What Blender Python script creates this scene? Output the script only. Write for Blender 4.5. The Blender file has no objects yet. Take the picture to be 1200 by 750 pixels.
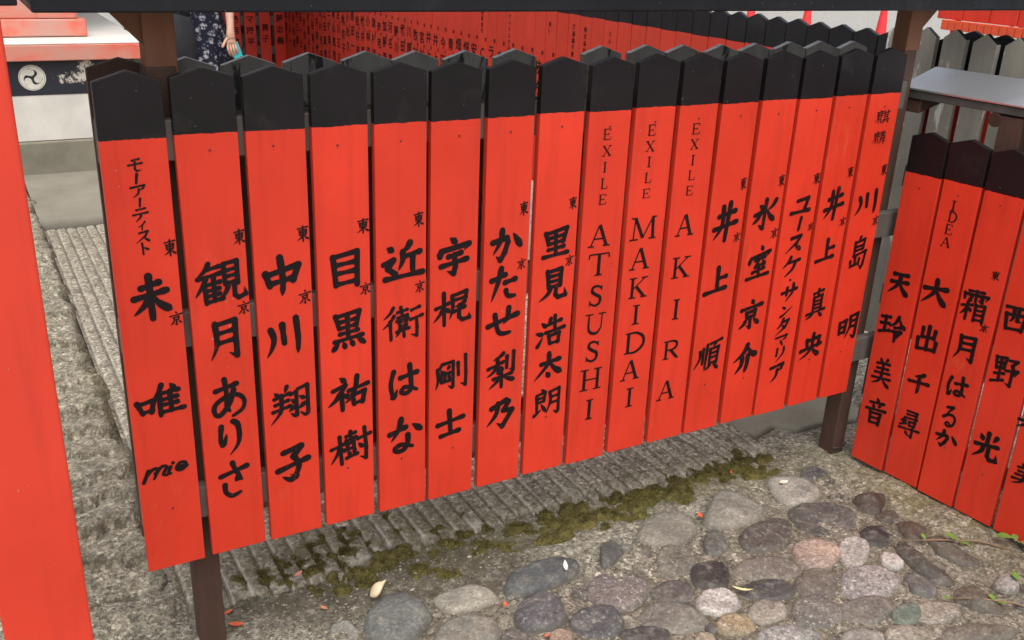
import bpy, bmesh, math, random
import numpy as np
from mathutils import Vector, Matrix, noise
random.seed(7)
S = bpy.context.scene; COL = S.collection
U = .83            # metres per fence unit (one unit = red height of a name board)

# ---------------------------------------------------------------- camera, sky, sun, exposure
cam = bpy.data.cameras.new('camera'); cam.sensor_width = 36; cam.lens = 34.120; cam.clip_start = .02; cam.clip_end = 3000
co = bpy.data.objects.new('camera', cam); COL.objects.link(co)
M = Matrix(((0.872470, 0.149926, -0.465101), (-0.487166, 0.341416, -0.803806), (0.038282, 0.927878, 0.370914))).to_4x4()
M.translation = Vector((-0.22510, -2.01322, 0.40433))*U
co.matrix_world = M; S.camera = co
SUN_EL, SUN_AZ = math.radians(66), math.radians(200)      # azimuth clockwise from +Y: behind and left of the camera
w = bpy.data.worlds.new('World'); S.world = w; w.use_nodes = True
nt = w.node_tree; sky = nt.nodes.new('ShaderNodeTexSky'); sky.sky_type = 'NISHITA'; sky.sun_disc = False
sky.sun_elevation = SUN_EL; sky.sun_rotation = SUN_AZ; sky.air_density = 1.0; sky.dust_density = 6.0; sky.ozone_density = .6
bgn = nt.nodes['Background']; hs = nt.nodes.new('ShaderNodeHueSaturation'); hs.inputs['Saturation'].default_value = .3      # overcast: near-neutral sky
nt.links.new(sky.outputs[0], hs.inputs['Color']); nt.links.new(hs.outputs[0], bgn.inputs[0]); bgn.inputs[1].default_value = .15
sl_ = bpy.data.lights.new('sun', 'SUN'); sl_.energy = .7; sl_.angle = math.radians(70); sl_.color = (1, .95, .87)
so = bpy.data.objects.new('sun', sl_); COL.objects.link(so)
dv = Vector((math.sin(SUN_AZ)*math.cos(SUN_EL), math.cos(SUN_AZ)*math.cos(SUN_EL), math.sin(SUN_EL)))
so.rotation_euler = dv.to_track_quat('Z', 'Y').to_euler()
S.view_settings.view_transform = 'Standard'; S.view_settings.look = 'None'; S.view_settings.gamma = 1; S.view_settings.use_curve_mapping = False
S.view_settings.exposure = .62

GLYPHS = '''
未 13:h 27 28 71 18/h 8 50 88 37/v 47 3 52 60 49 97/p 46 48 32 66 5 86/n 54 46 70 66 98 82
唯 11:v 4 50 14 84/b 8 54 38 46 32 82/h 14 80 34 76/p 56 3 50 22 38 44/v 50 32 50 97/d 74 4 82 18/h 52 30 90 24/h 52 50 86 44/h 52 66 86 62/h 50 88 99 82/v 72 26 73 86
観 9:p 30 4 22 20 4 38/h 24 18 50 12/h 8 38 52 28/p 24 38 16 56 2 80/v 20 50 22 97/v 38 34 38 92/h 22 54 50 48/h 22 68 48 63/h 24 80 48 76/h 22 95 54 88/v 58 10 60 56/b 58 8 84 3 84 55/h 62 24 82 20/h 62 38 82 35/h 62 54 82 50/p 66 56 60 74 46 94/k 77 56 77 84 84 91 98 84 96 68
月 13:p 22 8 26 40 22 70 2 98/b 26 12 92 4 92 92/k 92 60 92 94 66 84/h 30 34 86 28/h 30 58 86 52
あ 12.5:h 12 30 76 18/c 40 3 44 40 42 72 50 84/c 66 32 50 66 20 92 4 84 8 64 40 48 76 46 96 62 90 84 60 98
り 15.5:c 14 12 7 50 14 66/p 14 66 24 60 36 36/p 68 2 88 14 92 50 78 76 44 99
さ 14:h 4 36 98 18/c 48 2 56 22 74 48/n 78 54 66 50 52 48/c 16 62 18 84 40 97 70 90
中 14:v 6 40 16 72/b 10 44 96 24 80 62/h 20 66 80 56/w 46 2 52 60 48 99
川 13:p 14 26 22 50 16 76 2 99/v 46 16 50 66/w 84 2 88 60 86 98
翔 9:d 14 16 22 26/p 44 2 38 20/h 12 32 50 22/h 14 48 46 40/h 8 66 50 56/p 30 24 28 62 20 78 1 99/b 52 26 66 20 66 82/p 66 84 60 84 50 76/d 54 40 62 48/d 48 70 62 58/b 70 14 94 6 94 78/p 94 82 86 86 74 76/d 74 34 84 40/d 72 66 86 54
子 15:b 22 20 76 8 52 34/c 52 34 68 58 56 90/p 58 90 40 98 16 86/h 4 68 96 46
目 14:v 6 18 14 95/b 8 18 92 7 90 97/h 14 40 86 34/h 14 63 86 58/h 16 92 88 86
黒 11:v 14 14 24 46/b 14 16 84 6 74 42/h 26 30 76 25/h 24 46 74 40/v 48 12 50 72/h 26 60 78 54/h 10 78 92 68/d 22 82 6 98/d 36 82 40 94/d 56 78 64 90/d 76 74 96 88
祐 11:d 32 4 42 14/b 14 38 44 26 30 52/p 30 50 20 66 2 82/v 34 48 36 97/d 40 52 50 62/h 52 44 98 30/p 72 4 68 36 58 64 42 78/v 60 58 64 86/b 62 58 90 50 84 82/h 64 84 86 78
樹 9:h 4 50 34 40/v 24 18 28 97/p 24 46 18 66 2 92/d 28 52 36 60/h 40 20 62 12/v 50 8 52 30/h 40 32 64 26/b 42 42 58 38 58 56/v 42 42 44 58/h 44 57 58 54/d 44 64 48 72/p 60 62 56 74/h 40 82 66 74/h 68 32 99 22/k 84 3 88 60 87 92 72 84/d 70 46 78 56
近 12:d 14 14 24 20/b 4 56 28 46 14 68 32 84/h 8 96 40 88 98 86/p 68 4 60 18 46 30/p 50 26 50 50 40 74/h 52 40 92 30/v 74 38 74 76
衛 8:p 28 2 20 18 4 34/p 30 26 20 44 2 62/v 20 42 22 97/h 38 18 62 12/v 46 4 50 28/b 38 34 62 28 62 30/h 36 44 64 38/v 42 48 44 62/b 42 48 60 44 58 60/h 44 62 60 58/h 36 76 66 68/p 44 66 40 80 34 90/v 52 60 54 92/h 72 16 92 8/h 70 44 99 34/k 84 40 86 70 85 95 70 88
は 13.5:c 16 16 6 50 12 88/p 12 88 20 84 28 66/h 40 36 98 26/c 72 3 76 40 76 72 58 82 42 76 54 64 76 68 97 76
な 13.5:h 4 42 52 28/p 38 2 30 32 8 64/d 74 24 96 40/c 58 52 58 72 48 92 28 97 18 88 34 78 54 82 72 88
宇 13:d 40 2 54 12/d 10 30 8 48/k 12 34 96 20 82 36/h 34 50 72 42/h 12 74 90 60/k 52 46 55 78 50 96 30 88
梶 10:h 8 46 42 34/v 28 4 30 97/p 28 42 20 62 2 86/d 34 48 42 58/b 52 14 88 4 86 24/h 54 28 86 22/p 50 14 52 50 44 82/p 84 34 74 42 58 48/h 54 62 84 50/k 70 44 69 78 78 88 97 84 96 70
剛 9:p 8 36 10 70 3 98/b 14 34 22 22 54 18 54 92/p 54 95 50 98 40 90/d 18 40 24 50/p 42 32 36 42/h 16 56 46 50/v 30 50 30 76/v 18 62 20 78/b 20 78 44 74 42 60/v 68 24 70 62/k 90 3 92 60 91 96 76 88
士 15:h 2 52 97 34/v 44 3 50 90/h 14 96 82 84
梨 10:p 56 4 44 12 22 20/h 6 42 56 28/v 36 18 40 58/p 36 36 24 52 2 64/d 42 40 54 48/v 68 14 68 46/k 90 3 90 54 76 50/h 24 72 86 62/v 50 54 52 97/p 46 70 34 82 10 98/n 54 66 74 76 98 82
乃 14:p 40 16 34 52 3 88/k 18 30 68 8 78 14 60 42 92 44 58 96 38 82
か 14.5:k 4 40 50 28 54 40 44 74 30 97 16 84/p 34 3 30 36 6 78/d 72 18 95 54
た 15:h 6 36 56 22/p 40 3 28 46 6 98/h 56 46 94 38/c 60 70 68 86 94 88
せ 15:h 3 60 97 28/k 68 3 66 38 52 58/c 24 22 30 60 38 86 54 93 74 91
里 12:v 10 22 22 56/b 10 24 92 8 80 50/h 24 38 82 30/h 22 56 80 48/v 48 18 52 90/h 22 74 82 66/h 4 96 98 86
見 12:v 28 10 34 58/b 28 12 78 4 76 54/h 34 26 76 22/h 34 42 76 38/h 34 58 74 54/p 42 60 32 78 2 98/k 62 56 60 82 70 91 97 86 92 64
浩 11:d 20 22 34 34/d 2 52 22 58/p 8 95 14 86 26 66/p 50 10 46 24 36 36/h 44 28 86 18/v 64 3 66 50/h 34 54 98 42/v 46 64 50 90/b 46 66 82 58 78 88/h 52 90 80 86
太 14:h 24 40 88 28/p 50 3 46 44 2 98/n 54 36 72 62 99 80/d 44 74 52 86
朗 10:d 30 2 38 12/v 13 24 16 88/b 14 22 44 14 40 46/h 18 36 40 32/h 18 50 40 46/p 6 97 16 90 32 76/d 30 58 46 84/p 60 16 64 50 50 96/b 62 16 94 6 94 90/p 94 93 88 97 76 88/h 66 36 92 32/h 66 58 92 54
井 12.5:h 20 36 88 24/h 4 68 98 52/p 36 12 36 60 4 94/v 64 4 66 50 54 97
上 15:v 56 4 58 80/h 60 44 94 38/h 3 96 97 80
順 9:p 20 34 20 60 2 90/v 32 28 32 76/w 46 16 44 60 42 99/h 58 14 97 3/p 76 12 68 24/v 58 32 58 80/b 58 32 88 26 84 78/h 60 46 84 42/h 60 60 84 56/h 58 78 84 74/p 62 82 54 92 44 98/d 74 82 90 96
氷 12:d 26 22 40 30/b 8 52 38 42 24 62/p 26 58 16 70 2 80/v 52 4 55 50 48 92/p 48 96 40 92 28 84/p 94 6 82 24 62 38/n 60 38 72 56 96 74
室 11:d 54 2 60 12/d 12 34 8 52/k 14 38 94 20 82 36/h 34 44 74 36/p 48 42 44 52 34 60/h 36 64 70 56/d 66 46 76 56/h 26 80 76 68/v 50 60 54 92/h 3 98 97 86
京 12:d 48 2 56 12/h 8 34 96 20/v 32 46 36 64/b 32 46 70 38 66 58/h 36 62 68 56/k 50 60 52 95 36 88/p 30 74 22 84 4 96/d 66 68 86 82
介 14:p 54 3 40 30 2 58/n 54 8 72 32 99 42/p 38 44 36 72 14 98/w 60 40 60 70 52 99
ユ 16:b 30 24 84 10 70 70/h 4 90 96 78
ー 38:v 70 8 40 92
ス 15:k 30 20 86 8 66 44 2 98/n 58 52 70 66 96 86
ケ 14:p 44 4 34 26 4 54/h 38 30 96 20/p 74 26 60 64 18 98
・ 60:d 40 40 60 60
サ 15:h 4 50 96 32/v 34 24 34 62/p 72 4 70 50 30 98
ン 18:d 18 10 42 26/p 10 92 40 74 98 14
タ 14:p 50 4 38 34 8 62/k 48 24 90 14 70 54 4 98/d 46 42 66 58
マ 16:k 6 30 90 10 78 38 52 60/d 40 52 62 92
リ 16:v 22 10 20 56/p 86 3 84 44 20 98
ア 15:k 4 24 92 8 80 32 58 44/p 54 36 48 70 14 99
モ 15:h 30 20 80 10/h 4 50 97 38/k 50 14 46 76 58 90 92 82
テ 15:h 26 16 82 6/h 4 50 97 36/p 54 44 46 70 16 98
ィ 17:p 90 4 60 40 8 66/v 56 44 52 96
ト 20:v 24 4 28 97/d 34 40 92 58
真 10:h 30 16 78 6/v 54 3 54 24/v 34 28 36 74/b 34 30 76 22 76 70/h 38 42 74 38/h 38 54 74 50/h 38 66 74 62/h 6 83 97 70/p 36 82 26 90 4 98/d 68 80 84 92
央 13:v 30 26 34 54/b 30 30 88 18 84 52/h 6 66 97 46/p 58 3 56 50 38 80 4 99/n 58 58 72 76 98 92
麒 7:d 32 2 38 9/h 14 18 56 10/p 14 16 18 56 2 92/h 22 30 52 24/h 22 44 52 38/v 28 18 30 42/v 42 14 42 40/v 26 52 26 90/h 28 66 38 62/k 42 50 43 84 56 80/h 58 22 97 14/v 66 6 66 66/v 86 3 86 64/h 66 36 86 32/h 66 50 86 46/h 56 70 98 62/p 68 72 60 82 50 92/d 80 70 94 84
麟 7:d 32 2 38 9/h 14 18 56 10/p 14 16 18 56 2 92/h 22 30 52 24/h 22 44 52 38/v 28 18 30 42/v 42 14 42 40/v 26 52 26 90/h 28 66 38 62/k 42 50 43 84 54 80/d 64 5 68 12/p 88 2 82 12/h 58 22 96 14/v 76 3 76 40/p 74 22 66 34 56 42/n 78 22 86 32 98 38/p 68 46 64 58 54 70/h 62 54 74 50/h 78 56 98 50/v 88 42 88 96/h 76 76 98 70/p 68 60 64 76 54 92
島 10:p 54 2 44 14/v 26 18 28 60/b 26 20 80 10 76 38/h 30 32 76 28/h 30 44 76 38/h 26 60 98 46/k 95 50 88 88 80 97 64 86/v 12 74 16 90/b 14 90 60 82 62 68/v 38 64 38 86
明 12:v 8 34 10 76/b 8 34 40 26 36 72/h 12 54 36 48/h 12 74 36 70/p 58 14 62 52 42 98/b 60 14 95 6 92 90/p 92 93 86 98 70 86/h 64 34 90 30/h 62 56 90 52
天 15:h 22 14 84 8/h 14 46 88 36/p 52 12 46 50 4 92/n 54 46 70 68 98 90
玲 11:h 4 18 36 12/h 4 42 36 36/h 2 74 40 60/v 20 14 20 68/p 68 2 58 26 38 46/n 70 8 82 28 99 40/h 58 44 78 38/b 50 60 84 52 70 72/w 62 60 64 80 62 99
美 10:d 32 4 38 14/p 68 2 60 14/h 18 24 82 16/h 22 40 78 34/h 14 56 88 48/v 50 18 50 56/h 4 76 96 66/p 50 56 40 80 4 97/n 54 70 72 84 98 96
音 11:d 48 2 56 12/h 18 24 84 14/d 34 28 38 38/p 68 22 60 36/h 4 50 97 38/v 26 58 30 96/b 26 60 76 54 72 94/h 32 76 70 72/h 30 95 70 90
大 15:h 8 42 92 28/p 50 3 46 48 2 96/n 54 40 70 66 98 92
木 15:h 8 36 92 24/v 50 3 50 96/p 48 34 32 60 2 86/n 54 32 70 60 98 80
出 13:v 52 3 52 92/v 24 14 24 46/h 24 48 80 40/v 82 14 80 44/v 8 56 10 90/h 10 95 92 84/v 93 54 92 88
千 14:p 72 4 54 16 26 24/h 4 52 97 40/w 50 18 52 70 48 99
尋 9:b 28 6 76 3 72 30/h 30 18 72 14/h 22 32 80 26/h 10 46 30 42/v 20 38 20 56/h 6 62 32 52/b 46 42 74 38 70 54/v 46 44 48 56/h 48 56 72 52/h 4 74 97 64/k 66 62 66 95 46 88/d 34 78 44 88
霜 9:h 22 8 76 3/v 8 18 10 34/k 10 20 94 13 86 28/v 50 4 50 38/d 26 22 36 26/d 24 32 34 36/d 64 20 76 24/d 62 30 76 34/h 6 58 44 48/v 26 42 26 98/p 26 56 18 72 4 86/d 30 58 40 68/v 56 46 56 96/b 56 48 88 42 88 94/h 58 62 86 58/h 58 76 86 72/h 58 92 86 88
西 12:h 8 12 94 4/v 12 36 20 90/b 12 38 92 28 84 84/p 40 10 42 44 30 62/k 60 8 60 52 80 54/h 20 88 84 80
野 10:v 8 10 14 48/b 8 12 46 5 42 42/h 14 28 42 24/h 14 46 42 40/v 28 8 30 88/h 12 66 46 58/h 4 95 48 80/b 58 10 88 5 72 24/d 66 22 78 32/b 52 46 96 36 86 50/k 76 40 77 92 56 86
光 13:v 50 3 50 44/d 20 14 30 28/p 84 8 72 28/h 6 52 94 38/p 38 50 34 70 2 96/k 60 44 61 80 72 90 97 86 94 64
る 13.5:k 26 14 66 6 10 64/c 10 62 40 46 76 44 92 62 80 88 50 97 34 90 46 80 66 88
東 12:h 12 18 88 8/v 24 32 26 58/b 24 32 78 26 74 54/h 28 44 74 40/h 26 58 74 54/v 50 3 50 97/p 48 58 34 76 4 92/n 54 56 72 74 98 86
mie 13:v 16 30 4 96/c 12 52 26 24 36 30 26 84/c 30 54 44 18 54 24 46 66 54 76/c 62 30 57 64 62 70/d 67 6 68 8/c 76 44 92 34 94 20 84 14 75 36 76 56 86 60 98 40
A 13:t 48 3 14 96/T 50 2 84 97/t 26 64 70 64/t 0 97 28 97/t 68 97 100 97
T 13:T 50 4 50 97/t 4 5 96 5/t 5 4 2 24/t 95 4 98 24/t 32 97 68 97
S 13:C 86 18 60 5 28 10 24 30 50 46 78 60 76 86 46 97 12 84/t 86 4 86 26/t 12 72 12 97
U 12:C 20 4 20 70 36 94 62 95 80 70/t 82 4 80 72/t 2 4 40 4/t 64 4 100 4
H 12:T 20 4 20 97/T 80 4 80 97/t 20 50 80 50/t 2 4 38 4/t 62 4 98 4/t 2 97 38 97/t 62 97 98 97
I 13:T 50 4 50 97/t 10 4 90 4/t 10 97 90 97
M 12:t 18 4 14 97/T 18 3 50 92/t 50 92 84 3/T 84 4 88 97/t 0 97 32 97/t 72 97 100 97/t 2 4 22 4/t 80 4 98 4
K 12:T 20 4 20 97/t 84 4 24 56/T 40 44 84 97/t 2 4 40 4/t 64 4 98 4/t 2 97 40 97/t 66 97 100 97
D 12:T 20 4 20 97/C 20 5 60 6 94 30 94 68 60 95 20 96/t 2 4 22 4/t 2 97 22 97
R 12:T 20 4 20 97/C 20 5 60 5 82 16 82 36 60 50 22 50/T 46 50 90 97/t 2 4 22 4/t 2 97 40 97/t 82 97 100 97
E 12:T 20 4 20 97/t 4 4 88 4/t 4 97 92 97/t 20 50 66 50/t 88 4 90 24/t 94 74 92 97/t 66 40 66 60
X 12:T 14 4 86 97/t 84 4 14 97/t 2 4 32 4/t 66 4 98 4/t 2 97 34 97/t 64 97 98 97
L 12:T 24 4 24 97/t 6 4 46 4/t 6 97 92 97/t 95 72 92 97
'''
CHARS = {
 0: [["モ", -0.0011, -0.0506, 0.0279, 0.0304], ["ー", -0.0018, -0.0781, 0.0083, 0.0209], ["ア", -0.0005, -0.1031, 0.0308, 0.0271], ["ー", 0.0002, -0.1271, 0.0061, 0.0187], ["テ", -0.0006, -0.1522, 0.031, 0.0295], ["ィ", -0.0009, -0.1752, 0.0182, 0.0188], ["ス", -0.0008, -0.1988, 0.0304, 0.0282], ["ト", 0.0009, -0.2238, 0.0166, 0.0256], ["東", 0.0499, -0.2281, 0.0266, 0.0361], ["未", 0.0036, -0.3313, 0.0824, 0.1], ["京", 0.049, -0.3848, 0.0283, 0.0318], ["唯", -0.0018, -0.5698, 0.1024, 0.0776], ["mie", -0.0059, -0.7458, 0.1028, 0.0409]],
 1: [["東", 0.0509, -0.224, 0.0264, 0.0334], ["観", 0.0033, -0.3204, 0.1116, 0.0963], ["京", 0.0498, -0.3855, 0.0273, 0.0307], ["月", 0.0018, -0.4541, 0.0634, 0.0955], ["あ", 0.0022, -0.5959, 0.0733, 0.0981], ["り", -0.0019, -0.6994, 0.0503, 0.0877], ["さ", -0.0004, -0.8079, 0.0649, 0.0913]],
 2: [["東", 0.0481, -0.2311, 0.0295, 0.0364], ["中", -0.0035, -0.3241, 0.0827, 0.0916], ["京", 0.0463, -0.3793, 0.0294, 0.0341], ["川", -0.0059, -0.47, 0.0849, 0.0904], ["翔", -0.0005, -0.6399, 0.0972, 0.0963], ["子", -0.0008, -0.7963, 0.0812, 0.096]],
 3: [["東", 0.0477, -0.2292, 0.0312, 0.0353], ["目", 0.0036, -0.3249, 0.0676, 0.089], ["京", 0.0503, -0.3803, 0.0291, 0.0307], ["黒", 0.0056, -0.4767, 0.0845, 0.0999], ["祐", 0.0012, -0.6422, 0.106, 0.0912], ["樹", 0.0038, -0.7887, 0.1072, 0.0965]],
 4: [["東", 0.0434, -0.2276, 0.0276, 0.0361], ["近", 0.0026, -0.3237, 0.1058, 0.0931], ["京", 0.0463, -0.3943, 0.0257, 0.031], ["衛", 0.0012, -0.4818, 0.1068, 0.0865], ["は", 0.0029, -0.6419, 0.0762, 0.0965], ["な", 0.007, -0.7889, 0.0903, 0.0962]],
 5: [["宇", -0.0012, -0.3282, 0.0887, 0.0955], ["梶", -0.0039, -0.4627, 0.1037, 0.0899], ["剛", -0.0015, -0.6372, 0.0954, 0.0902], ["士", -0.0022, -0.782, 0.0765, 0.0753]],
 6: [["東", 0.0444, -0.2279, 0.0261, 0.0348], ["か", -0.0004, -0.3162, 0.0861, 0.0819], ["京", 0.044, -0.3715, 0.0257, 0.0306], ["た", -0.0053, -0.4202, 0.0766, 0.0901], ["せ", -0.0034, -0.5228, 0.0906, 0.0768], ["梨", -0.0024, -0.6594, 0.0883, 0.1036], ["乃", 0.0, -0.7866, 0.0851, 0.0876]],
 7: [["東", 0.0454, -0.2306, 0.0245, 0.032], ["里", 0.0011, -0.3283, 0.0774, 0.0849], ["京", 0.0453, -0.3835, 0.0251, 0.0316], ["見", 0.0002, -0.4442, 0.084, 0.0905], ["浩", -0.0006, -0.5757, 0.0901, 0.0893], ["太", 0.0003, -0.6779, 0.0889, 0.0784], ["朗", 0.0007, -0.7842, 0.0872, 0.0812]],
 8: [["E", -0.0061, -0.0575, 0.0276, 0.0301], ["X", -0.0039, -0.1001, 0.0313, 0.0296], ["I", -0.0065, -0.1419, 0.0133, 0.0289], ["L", -0.0048, -0.1844, 0.0232, 0.0305], ["E", -0.0057, -0.2267, 0.027, 0.0288], ["A", -0.0072, -0.3241, 0.0744, 0.0648], ["T", -0.0021, -0.4041, 0.0717, 0.0675], ["S", -0.0038, -0.4929, 0.0509, 0.0642], ["U", 0.0003, -0.5748, 0.0726, 0.0649], ["S", -0.0014, -0.6569, 0.0512, 0.0665], ["H", 0.0004, -0.742, 0.0779, 0.07], ["I", 0.0025, -0.8364, 0.0308, 0.0677]],
 9: [["E", -0.0083, -0.0585, 0.0273, 0.0315], ["X", -0.0091, -0.1006, 0.0312, 0.0304], ["I", -0.0081, -0.1421, 0.0166, 0.0301], ["L", -0.0071, -0.1839, 0.0241, 0.0306], ["E", -0.008, -0.2266, 0.0281, 0.0276], ["M", -0.0068, -0.3227, 0.0932, 0.0686], ["A", -0.0093, -0.4084, 0.0722, 0.0664], ["K", -0.0067, -0.4927, 0.0689, 0.0651], ["I", -0.0059, -0.5733, 0.0314, 0.0629], ["D", -0.0028, -0.6583, 0.0727, 0.0697], ["A", -0.0078, -0.7427, 0.071, 0.0664], ["I", -0.0021, -0.8308, 0.0317, 0.0651]],
 10: [["E", -0.0041, -0.0626, 0.03, 0.0317], ["X", -0.0042, -0.1037, 0.031, 0.03], ["I", -0.0041, -0.1472, 0.0148, 0.0303], ["L", -0.0036, -0.1884, 0.0252, 0.0289], ["E", -0.0045, -0.231, 0.0277, 0.0284], ["A", -0.0079, -0.3278, 0.0689, 0.0667], ["K", -0.006, -0.4517, 0.0706, 0.0672], ["I", -0.0077, -0.5783, 0.0296, 0.0667], ["R", -0.0106, -0.7033, 0.0624, 0.0631], ["A", -0.0131, -0.833, 0.0701, 0.0668]],
 11: [["東", 0.0458, -0.2273, 0.024, 0.0357], ["井", -0.0023, -0.3333, 0.0848, 0.1169], ["京", 0.0469, -0.3831, 0.0256, 0.0293], ["上", -0.0105, -0.5089, 0.082, 0.0828], ["順", -0.0062, -0.7462, 0.1025, 0.1004]],
 12: [["東", 0.048, -0.2331, 0.0255, 0.0348], ["氷", 0.0, -0.3273, 0.0891, 0.0929], ["京", 0.0484, -0.39, 0.0285, 0.0334], ["室", 0.0039, -0.4749, 0.088, 0.105], ["京", -0.0004, -0.6395, 0.0899, 0.0959], ["介", 0.0022, -0.7876, 0.0977, 0.0976]],
 13: [["東", 0.0488, -0.2357, 0.0282, 0.0345], ["ユ", 0.0019, -0.3131, 0.0777, 0.0553], ["ー", 0.007, -0.3704, 0.0178, 0.0426], ["京", 0.0537, -0.3829, 0.0232, 0.0259], ["ス", -0.0028, -0.432, 0.0666, 0.0588], ["ケ", -0.0023, -0.5041, 0.0714, 0.0667], ["・", 0.0028, -0.5466, 0.0151, 0.0116], ["サ", 0.0078, -0.5892, 0.0639, 0.0603], ["ン", 0.0055, -0.6508, 0.0524, 0.0394], ["タ", 0.0017, -0.7016, 0.0562, 0.0586], ["マ", 0.0053, -0.7469, 0.0543, 0.0391], ["リ", 0.0066, -0.7974, 0.0412, 0.0512], ["ア", 0.0054, -0.8589, 0.0579, 0.0665]],
 14: [["東", 0.0447, -0.2302, 0.0254, 0.0329], ["井", -0.003, -0.324, 0.0778, 0.1011], ["京", 0.0464, -0.3841, 0.0263, 0.0298], ["上", -0.0068, -0.4717, 0.0744, 0.0728], ["真", -0.0089, -0.6482, 0.0814, 0.1017], ["央", -0.0044, -0.7937, 0.0919, 0.0874]],
 15: [["麒", -0.0004, -0.0697, 0.0629, 0.0443], ["麟", 0.0002, -0.1325, 0.0561, 0.042], ["東", 0.0487, -0.2343, 0.0276, 0.035], ["川", -0.0004, -0.3339, 0.0959, 0.0766], ["京", 0.0515, -0.3961, 0.0275, 0.0329], ["島", -0.0013, -0.4975, 0.0745, 0.1103], ["明", 0.0111, -0.7502, 0.0886, 0.0907]],
 16: [["天", -0.0064, -0.3606, 0.0783, 0.0854], ["玲", 0.001, -0.5131, 0.097, 0.0951], ["美", -0.0051, -0.6735, 0.0731, 0.1042], ["音", -0.0012, -0.818, 0.0782, 0.1015]],
 17: [["I", -0.0125, -0.0711, 0.0181, 0.0338], ["D", -0.0089, -0.1054, 0.0291, 0.0359], ["E", -0.0118, -0.145, 0.0273, 0.035], ["A", -0.0134, -0.1854, 0.0368, 0.0338], ["大", -0.0123, -0.3516, 0.0885, 0.0884], ["出", -0.0068, -0.506, 0.0744, 0.0894], ["千", -0.0047, -0.6622, 0.0727, 0.0753], ["尋", -0.0045, -0.8113, 0.0772, 0.0979]],
 18: [["東", 0.0298, -0.2389, 0.0277, 0.028], ["霜", -0.0122, -0.348, 0.0878, 0.1014], ["京", 0.0323, -0.4051, 0.0282, 0.027], ["月", -0.0115, -0.4866, 0.0656, 0.0856], ["は", -0.0079, -0.6199, 0.0654, 0.0794], ["る", -0.0097, -0.7213, 0.0484, 0.0743], ["か", -0.0032, -0.8023, 0.0742, 0.0569]],
 19: [["西", -0.0167, -0.35, 0.0726, 0.0857], ["野", -0.007, -0.5134, 0.0802, 0.0945], ["光", -0.0073, -0.7685, 0.079, 0.0975]],
 20: [["木", -0.0355, -0.6437, 0.0741, 0.047], ["美", -0.0106, -0.8038, 0.0732, 0.0789]],
}
JIT = [0.0012, 0.0004, 0.001, 0.0004, -0.0001, -0.0037, -0.0007, -0.0004, 0.0002, -0.0005, -0.0006, 0.0008, 0.0023, 0.0005, -0.0009, 0.0001]
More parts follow.
